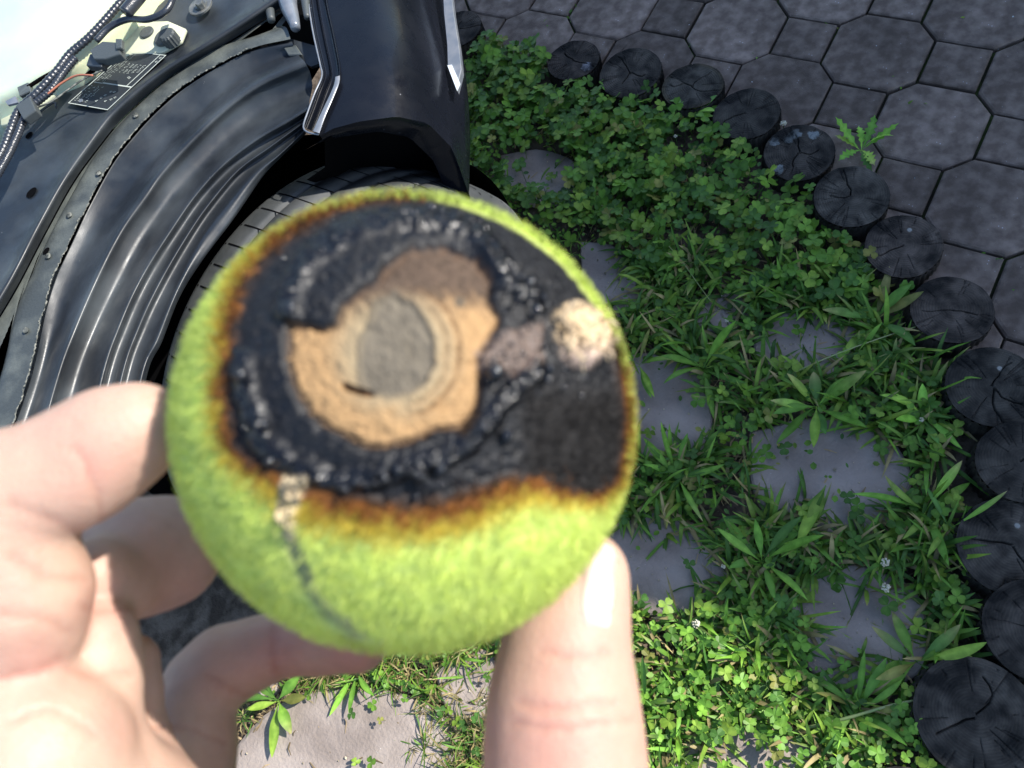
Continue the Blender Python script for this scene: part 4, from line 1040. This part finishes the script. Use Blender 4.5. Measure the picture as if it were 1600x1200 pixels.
    c = mix(c, (np.array([.44, .33, .20]) * (1 - sstep(515, 570, uv[:, 1]))[:, None] + np.array([.30, .23, .20]) * sstep(515, 570, uv[:, 1])[:, None]) * np.clip(1 + .35 * n3 + 1.1 * n2 - .9 * sstep(885, 845, uv[:, 0]), .05, 2)[:, None], iff); rough = rough * (1 - iff) + .85 * iff; disp = disp + iff * (.0005 + .0007 * n3)
    # seam
    SE = [(462, 745), (450, 790), (455, 840), (468, 880), (488, 925), (515, 958), (560, 992), (610, 1022)]
    ds = dline(uv, SE); up_ = sstep(880, 800, uv[:, 1])
    ws = 11 + 10 * sstep(830, 750, uv[:, 1]); iss = sstep(ws + 4, ws - 3, ds + 3 * n3) * sstep(735, 748, uv[:, 1])
    sc2 = mix(np.tile([.20, .21, .155], (len(D), 1)), np.array([.50, .40, .25]) * (1 + .35 * n3)[:, None], up_)
    c = mix(c, sc2, .9 * iss); disp = disp + iss * (-.0009 * (1 - up_) + .0012 * up_ * (.4 + n2 + n3))
    # back of the ball is plain felt
    c = mix(felt, c, wgt); rough = rough * wgt + .9 * (1 - wgt); disp = disp * wgt
    ft = 1 - np.clip(inch + iss + inc, 0, 1) * wgt
    return np.clip(c, .002, .9), np.clip(rough, .14, 1), disp, ft, inch * wgt * mf
NT, NP_ = 330, 760
th = np.r_[np.linspace(.002, math.radians(96), NT - 40), np.linspace(math.radians(98), math.pi - .01, 40)]
ph = np.linspace(0, 2 * math.pi, NP_, endpoint=False)
TH, PH = np.meshgrid(th, ph, indexing='ij')
D = (np.cos(TH)[..., None] * TB + np.sin(TH)[..., None] * (np.cos(PH)[..., None] * XB + np.sin(PH)[..., None] * YB)).reshape(-1, 3)
bc, brg, bd, bft, _ = ball_field(D)
M_ball = mat('burnt_ball', rough=.8, attr=True, rough_attr='Rgh', spec=.38, bump=.35, bscale=1500, bdist=.0004)
Fb = grid_faces(NT, NP_, True)
obj('felt_and_core', D * (RB + bd)[:, None], Fb, M_ball, ball, smooth=True, col=bc, attrs={'Rgh': brg})
# felt fibres
r = np.random.default_rng(77); NF = 80000
Dh = r.normal(0, 1, (NF, 3)); Dh /= np.linalg.norm(Dh, axis=1)[:, None]
Dh = Dh[(Dh @ TB) > -.25]
hc, _, hd, hf, hbf = ball_field(Dh)
keep = (hf > .5) | (hbf > .5) & (r.random(len(Dh)) < .6); Dh, hc, hd = Dh[keep], hc[keep], hd[keep]; n = len(Dh)
T1 = np.cross(Dh, r.normal(0, 1, (n, 3))); T1 /= np.linalg.norm(T1, axis=1)[:, None]; T2 = np.cross(Dh, T1)
Lh = r.uniform(.0010, .0026, n)[:, None]; lay = r.uniform(.3, 1.3, n)[:, None]; wd = r.uniform(.00003, .00007, n)[:, None]
b0_ = Dh * (RB + hd[:, None] - .0002); p1 = b0_ + Dh * Lh * .45 + T1 * Lh * .25 * lay; p2 = p1 + Dh * Lh * .22 + T1 * Lh * .35 * lay + T2 * Lh * r.normal(0, .3, (n, 1)); p3 = p2 + T1 * Lh * .3 * lay - Dh * Lh * .05 + T2 * Lh * r.normal(0, .4, (n, 1))
Vh = np.stack([b0_ - T2 * wd, b0_ + T2 * wd, p1 - T2 * wd, p1 + T2 * wd, p2 - T2 * wd * .8, p2 + T2 * wd * .8, p3 - T2 * wd * .3, p3 + T2 * wd * .3], 1).reshape(-1, 3)
base = (np.arange(n) * 8)[:, None]
Fh = np.concatenate([base + np.array([[0, 1, 3, 2]]), base + np.array([[2, 3, 5, 4]]), base + np.array([[4, 5, 7, 6]])])
M_fuzz = mat('felt_fibre', rough=.85, attr=True, trans=.35, spec=.2)
hcc = np.repeat(np.clip(hc * r.uniform(.92, 1.12, (n, 1)), 0, .9), 8, 0)
o = obj('felt_fuzz', Vh, Fh, M_fuzz, ball, col=hcc); o['kind'] = 'stuff'
# glassy char beads
M_char = mat('glassy_char', (.008, .009, .012), .16, spec=.6, bump=.4, bscale=900)
acc = Acc(); bmi = bmesh.new(); bmesh.ops.create_icosphere(bmi, subdivisions=2, radius=1); bmi.verts.ensure_lookup_table()
IV = np.array([v.co[:] for v in bmi.verts]); IF = [tuple(v.index for v in f.verts) for f in bmi.faces]; bmi.free()
spots = []
for L_ in LIPS:
    R_ = resample(np.array(L_, float), 40)
    for _ in range(16): spots.append(R_[r.integers(0, 40)] + r.normal(0, 10, 2))
for _ in range(60): spots.append(np.array([790, 560]) + r.normal(0, 1, 2) * [38, 40])
for _ in range(30): spots.append(np.array([820, 470]) + r.normal(0, 1, 2) * [26, 16])
for _ in range(30): spots.append(np.array([655, 745]) + r.normal(0, 1, 2) * [50, 14])
spots = np.array(spots); spots = spots[(sdpoly(spots, CHAR) < -8) & (sdpoly(spots, CRAT) > 3)]
def on_ball(px, py):
    d = ray(px, py); d = d / np.linalg.norm(d); oc = CAM - BC; b_ = oc @ d; h_ = b_ * b_ - (oc @ oc - RB * RB)
    return None if h_ < 0 else (CAM + d * (-b_ - math.sqrt(h_)) - BC) / RB
for s_ in spots:
    d = on_ball(*s_)
    if d is None: continue
    rr_ = r.uniform(.00010, .00040) * (1 if r.random() < .8 else 2.2)
    acc.add(IV * rr_ * r.uniform(.7, 1.3, 3) + d * (RB + .0003 + r.uniform(0, .0006)), IF)
o = acc.build('char_beads', M_char, ball, True); o['kind'] = 'stuff'
# frayed cream threads
M_thread = mat('frayed_thread', (.50, .40, .26), .8, c2=(.28, .2, .12), nscale=600)
acc = Acc()
for q in range(22):
    p = np.array([r.uniform(850, 962), r.uniform(474, 572)])
    if sdpoly(np.array([p]), FRAY)[0] > 2: continue
    d0 = on_ball(*p)
    if d0 is None: continue
    a = r.uniform(0, 6.28); t1 = np.cross(d0, XB) * math.cos(a) + XB * math.sin(a); t2 = np.cross(d0, t1); L_ = r.uniform(.0015, .0045); P = []
    for s_ in np.linspace(0, 1, 7): P.append(d0 * (RB + .0008 + .0010 * math.sin(s_ * 3.1) * r.uniform(.4, 1)) + t1 * L_ * (s_ - .5) + t2 * L_ * .35 * math.sin(s_ * 4 + a))
    V, F = tube_geo(np.array(P), r.uniform(.00010, .00030), 6); acc.add(V, F)
o = acc.build('frayed_threads', M_thread, ball, True); o['kind'] = 'stuff'

SQ = Matrix([[float(.026 * YB[i] * YB[j] + (i == j)) for j in range(3)] for i in range(3)]).to_4x4()   # slightly squeezed between the fingers
for ch in ball.children: ch.matrix_local = SQ
# ---- hand as one smooth surface from a distance field
def cpt(px, py, d): return np.array([(px - CX) / F_PX * d, -(py - CY) / F_PX * d, -d])   # camera axes, metres
RMAT = np.stack([RT, UP, -FW], 1)
chains = {
 'thumb': ([(917, 893, .128, 63), (900, 940, .127, 76), (884, 1000, .1255, 88), (882, 1060, .124, 97), (880, 1120, .122, 112), (884, 1210, .120, 119), (880, 1330, .119, 118), (800, 1480, .120, 135)], .004),
 'index': ([(222, 668, .117, 70), (178, 690, .1165, 82), (120, 728, .116, 88), (50, 760, .115, 88), (-20, 775, .114, 92), (-50, 800, .113, 98), (-15, 860, .1145, 104), (22, 930, .116, 108), (30, 985, .117, 92)], .003),
 'indexbase': ([(18, 1120, .117, 112), (55, 1190, .116, 130), (60, 1300, .116, 170)], .006),
 'middle': ([(256, 862, .152, 88), (215, 872, .148, 90), (168, 912, .137, 70), (152, 900, .132, 60)], .002),
 'middleb': ([(148, 1000, .1275, 66), (152, 1050, .1265, 66), (160, 1110, .125, 54), (180, 1180, .124, 50), (190, 1300, .122, 90)], .002),
 'ring': ([(200, 1040, .142, 50), (212, 1080, .140, 38), (205, 1160, .137, 50), (200, 1280, .134, 90)], .002),
 'little': ([(560, 1002, .160, 49), (500, 1000, .163, 52), (440, 1006, .165, 52)], .0015),
 'littleb': ([(405, 1018, .165, 56), (352, 1040, .165, 60), (318, 1068, .164, 62)], .002),
 'littlec': ([(300, 1110, .162, 66), (290, 1170, .159, 75), (270, 1280, .150, 98)], .002),
 'palm': ([(190, 1330, .124, 130), (60, 1400, .122, 220), (150, 1500, .128, 200), (420, 1560, .128, 180), (700, 1560, .124, 170)], .01),
 'palm2': ([(60, 1400, .125, 220), (200, 1750, .128, 280), (300, 2000, .135, 270)], .012),
}
step = .0008
lo = np.array([-.105, -.155, -.180]); hi = np.array([.028, .004, -.088])
nx, ny, nz = ((hi - lo) / step).astype(int) + 1
gx = lo[0] + np.arange(nx, dtype=np.float32) * step; gy = lo[1] + np.arange(ny, dtype=np.float32) * step; gz = lo[2] + np.arange(nz, dtype=np.float32) * step
def smin(a, b, k):
    h = np.maximum(k - np.abs(a - b), 0) / k
    return np.minimum(a, b) - h * h * k * .25
def cone(Pf, a, b, ra, rb):
    e = b - a; w_ = [Pf[k] - a[k] for k in range(3)]
    t = np.clip((w_[0] * e[0] + w_[1] * e[1] + w_[2] * e[2]) / (e @ e), 0, 1)
    d2 = sum((w_[k] - t * e[k]) ** 2 for k in range(3))
    return np.sqrt(d2) - (ra + (rb - ra) * t)
joins = {'thumb': .002, 'index': .0006, 'indexbase': .0012, 'middle': .0008, 'middleb': .0012, 'ring': .0008, 'little': .0006, 'littleb': .0012, 'littlec': .0012, 'palm': .004, 'palm2': .012}
def hand_sdf(Pf):
    tot = None
    for nm, (ch, k) in chains.items():
        d = None
        for p, q in zip(ch[:-1], ch[1:]):
            dd = cone(Pf, cpt(*p[:3]), cpt(*q[:3]), p[3] * p[2] / F_PX, q[3] * q[2] / F_PX)
            d = dd if d is None else smin(d, dd, k)
        tot = d if tot is None else smin(tot, d, joins[nm])
    # press the finger pads against the ball
    bcl = RMAT.T @ (BC - CAM)
    db = np.sqrt(sum((Pf[k] - bcl[k]) ** 2 for k in range(3))) - (RB + .0002)
    return np.maximum(tot, -db)
Pg = [gx[:, None, None], gy[None, :, None], gz[None, None, :]]
SD = hand_sdf(Pg).astype(np.float32)
def surface_nets(S, lo, step):
    nx, ny, nz = S.shape; ins = S < 0
    c = np.zeros((nx - 1, ny - 1, nz - 1), np.uint8)
    for a in (0, 1):
        for b in (0, 1):
            for d in (0, 1): c += ins[a:nx - 1 + a, b:ny - 1 + b, d:nz - 1 + d]
    act = (c > 0) & (c < 8); idx = np.argwhere(act); n = len(idx)
    vid = np.full(act.shape, -1, np.int64); vid[act] = np.arange(n)
    acc_ = np.zeros((n, 3)); cn = np.zeros(n)
    corners = [(a, b, d) for a in (0, 1) for b in (0, 1) for d in (0, 1)]
    for A in corners:
        for ax in range(3):
            if A[ax]: continue
            B = list(A); B[ax] = 1
            sa = S[idx[:, 0] + A[0], idx[:, 1] + A[1], idx[:, 2] + A[2]]; sb = S[idx[:, 0] + B[0], idx[:, 1] + B[1], idx[:, 2] + B[2]]
            m = (sa < 0) != (sb < 0); t = np.where(m, sa / np.where(m, sa - sb, 1), 0)
            p = np.tile(np.array(A, float), (n, 1)); p[:, ax] += t
            acc_ += p * m[:, None]; cn += m
    V = lo + (idx + acc_ / cn[:, None]) * step
    Fs = []
    for ax in range(3):
        o1, o2 = [k for k in range(3) if k != ax]
        s0 = [slice(None)] * 3; s1 = [slice(None)] * 3; s0[ax] = slice(0, -1); s1[ax] = slice(1, None)
        a = ins[tuple(s0)]; b = ins[tuple(s1)]; e = np.argwhere(a != b)
        ok = (e[:, o1] > 0) & (e[:, o2] > 0) & (e[:, o1] < S.shape[o1] - 1) & (e[:, o2] < S.shape[o2] - 1); e = e[ok]
        fl = a[tuple(e.T)]
        def v(d1, d2):
            q = e.copy(); q[:, o1] -= d1; q[:, o2] -= d2; return vid[tuple(q.T)]
        q = np.stack([v(1, 1), v(0, 1), v(0, 0), v(1, 0)], 1)
        if ax == 1: fl = ~fl
        q[~fl] = q[~fl][:, ::-1]; Fs.append(q)
    F = np.vstack(Fs); return V, F[(F >= 0).all(1)]
HV, HF = surface_nets(SD, lo, step)
# relax the surface a little
E_ = np.vstack([HF[:, [0, 1]], HF[:, [1, 2]], HF[:, [2, 3]], HF[:, [3, 0]]])
for it in range(5):
    s_ = np.zeros_like(HV); cN = np.zeros(len(HV))
    for k in range(3): s_[:, k] = np.bincount(E_[:, 0], HV[E_[:, 1], k], len(HV)) + np.bincount(E_[:, 1], HV[E_[:, 0], k], len(HV))
    cN = np.bincount(E_[:, 0], minlength=len(HV)) + np.bincount(E_[:, 1], minlength=len(HV))
    HV = HV * .5 + .5 * s_ / np.maximum(cN, 1)[:, None]
HW = HV @ RMAT.T + CAM
HB_ = cpt(60, 1300, .12) @ RMAT.T + CAM
# skin creases pressed into the surface
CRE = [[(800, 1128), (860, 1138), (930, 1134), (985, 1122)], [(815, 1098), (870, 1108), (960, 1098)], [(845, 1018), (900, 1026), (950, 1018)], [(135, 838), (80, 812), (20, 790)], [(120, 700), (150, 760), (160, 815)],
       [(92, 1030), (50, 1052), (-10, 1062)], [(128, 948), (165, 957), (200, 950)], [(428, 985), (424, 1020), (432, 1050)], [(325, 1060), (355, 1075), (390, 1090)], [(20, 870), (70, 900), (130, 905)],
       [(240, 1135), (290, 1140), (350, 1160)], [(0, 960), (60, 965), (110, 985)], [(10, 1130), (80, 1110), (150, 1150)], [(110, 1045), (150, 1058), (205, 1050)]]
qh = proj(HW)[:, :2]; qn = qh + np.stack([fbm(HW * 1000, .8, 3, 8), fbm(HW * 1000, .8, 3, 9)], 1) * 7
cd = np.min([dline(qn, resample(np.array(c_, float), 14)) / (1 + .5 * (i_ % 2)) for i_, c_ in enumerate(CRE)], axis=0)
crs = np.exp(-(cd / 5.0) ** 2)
vw = CAM - HW; vw /= np.linalg.norm(vw, axis=1)[:, None]
fine = np.sin(qn[:, 1] * .42 + 3 * fbm(HW * 1000, .25, 3, 12)) * np.clip(fbm(HW * 1000, .2, 2, 13) + .2, 0, 1)
HW = HW - vw * (.00038 * crs + .00005 * fine)[:, None]
hand_root = empty('person', HB_); tag(hand_root, 'left hand of a person in sunlight holding up the burnt ball with fingertips and thumb', 'hand')
q = proj(HW); n1 = fbm(HW * 1000, .09, 3, 4); n2 = fbm(HW * 1000, .5, 4, 5)
skin = np.array([.47, .305, .235]) * (1 + .09 * n1 + .10 * n2)[:, None] * np.stack([1 + 0 * n1, 1 - .10 * n1, 1 - .12 * n1], 1)
red = np.zeros(len(HW))
for (x_, y_, r_) in ((150, 700, 70), (60, 1040, 60), (165, 955, 50), (880, 1150, 110), (900, 1040, 70), (250, 880, 80), (430, 1010, 50), (560, 1020, 60), (20, 900, 60), (170, 1140, 40)):
    red = np.maximum(red, np.exp(-((q[:, 0] - x_) ** 2 + (q[:, 1] - y_) ** 2) / r_ ** 2))
skin = skin * (1 - .0 * red[:, None]) * np.stack([1 + 0 * red, 1 - .15 * red, 1 - .13 * red], 1)
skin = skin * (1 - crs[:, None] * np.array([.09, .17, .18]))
M_skin = mat('skin', rough=.5, attr=True, sss=.25, spec=.35, bump=.6, bscale=1400, bdist=.0003)
obj('hand', HW - HB_, HF, M_skin, hand_root, smooth=True, col=skin)
# thumb nail: shell laid on the thumb surface
def march(px, py):
    p = cpt(px, py, .118)
    for _ in range(25):
        f0 = thumb_sdf(p); g = np.array([thumb_sdf(p + np.eye(3)[k] * 3e-4) - thumb_sdf(p - np.eye(3)[k] * 3e-4) for k in range(3)])
        g /= np.linalg.norm(g) + 1e-9; st = g * f0
        if f0 > 2e-3: st = np.array([px - CX, -(py - CY), -F_PX]) / F_PX * -f0 * .7
        p = p - st
        if abs(f0) < 2e-5: break
    return p
def thumb_sdf(p):
    return float(hand_sdf([np.array([p[0]]), np.array([p[1]]), np.array([p[2]])])[0])
c0 = np.array([940, 908.]); ax = np.array([.10, -1.0]); ax /= np.linalg.norm(ax); bx = np.array([1.0, .10])
def thumb_sdf(p):
    return float(hand_sdf([np.array([p[0]]), np.array([p[1]]), np.array([p[2]])])[0])
NV = []; nn_, mm = 15, 13
for i in range(nn_):
    v = -1 + 2 * i / (nn_ - 1)
    for j in range(mm):
        u = -1 + 2 * j / (mm - 1)
        half = 31 * (1 - .22 * max(v, 0) ** 2 - .10 * max(-v, 0) ** 3) * math.sqrt(max(0, 1 - abs(v) ** 7 * .55))
        p2d = c0 + ax * v * 74 + bx * u * half
        p = march(p2d[0], p2d[1])
        e_ = 4e-4; g = np.array([thumb_sdf(p + np.eye(3)[k] * e_) - thumb_sdf(p - np.eye(3)[k] * e_) for k in range(3)]); g /= np.linalg.norm(g) + 1e-9
        edge = max(abs(u), abs(v)) ** 6
        NV.append(p + g * (.00055 - .0007 * edge))
NV = np.array(NV); NVw = NV @ RMAT.T + CAM - HB_
M_nail = mat('nail', (.52, .38, .33), .42, sss=.2, spec=.5, c2=(.78, .62, .54), nscale=120, bump=.05, bscale=300)
obj('thumbnail', NVw, grid_faces(nn_, mm), M_nail, hand_root, smooth=True)
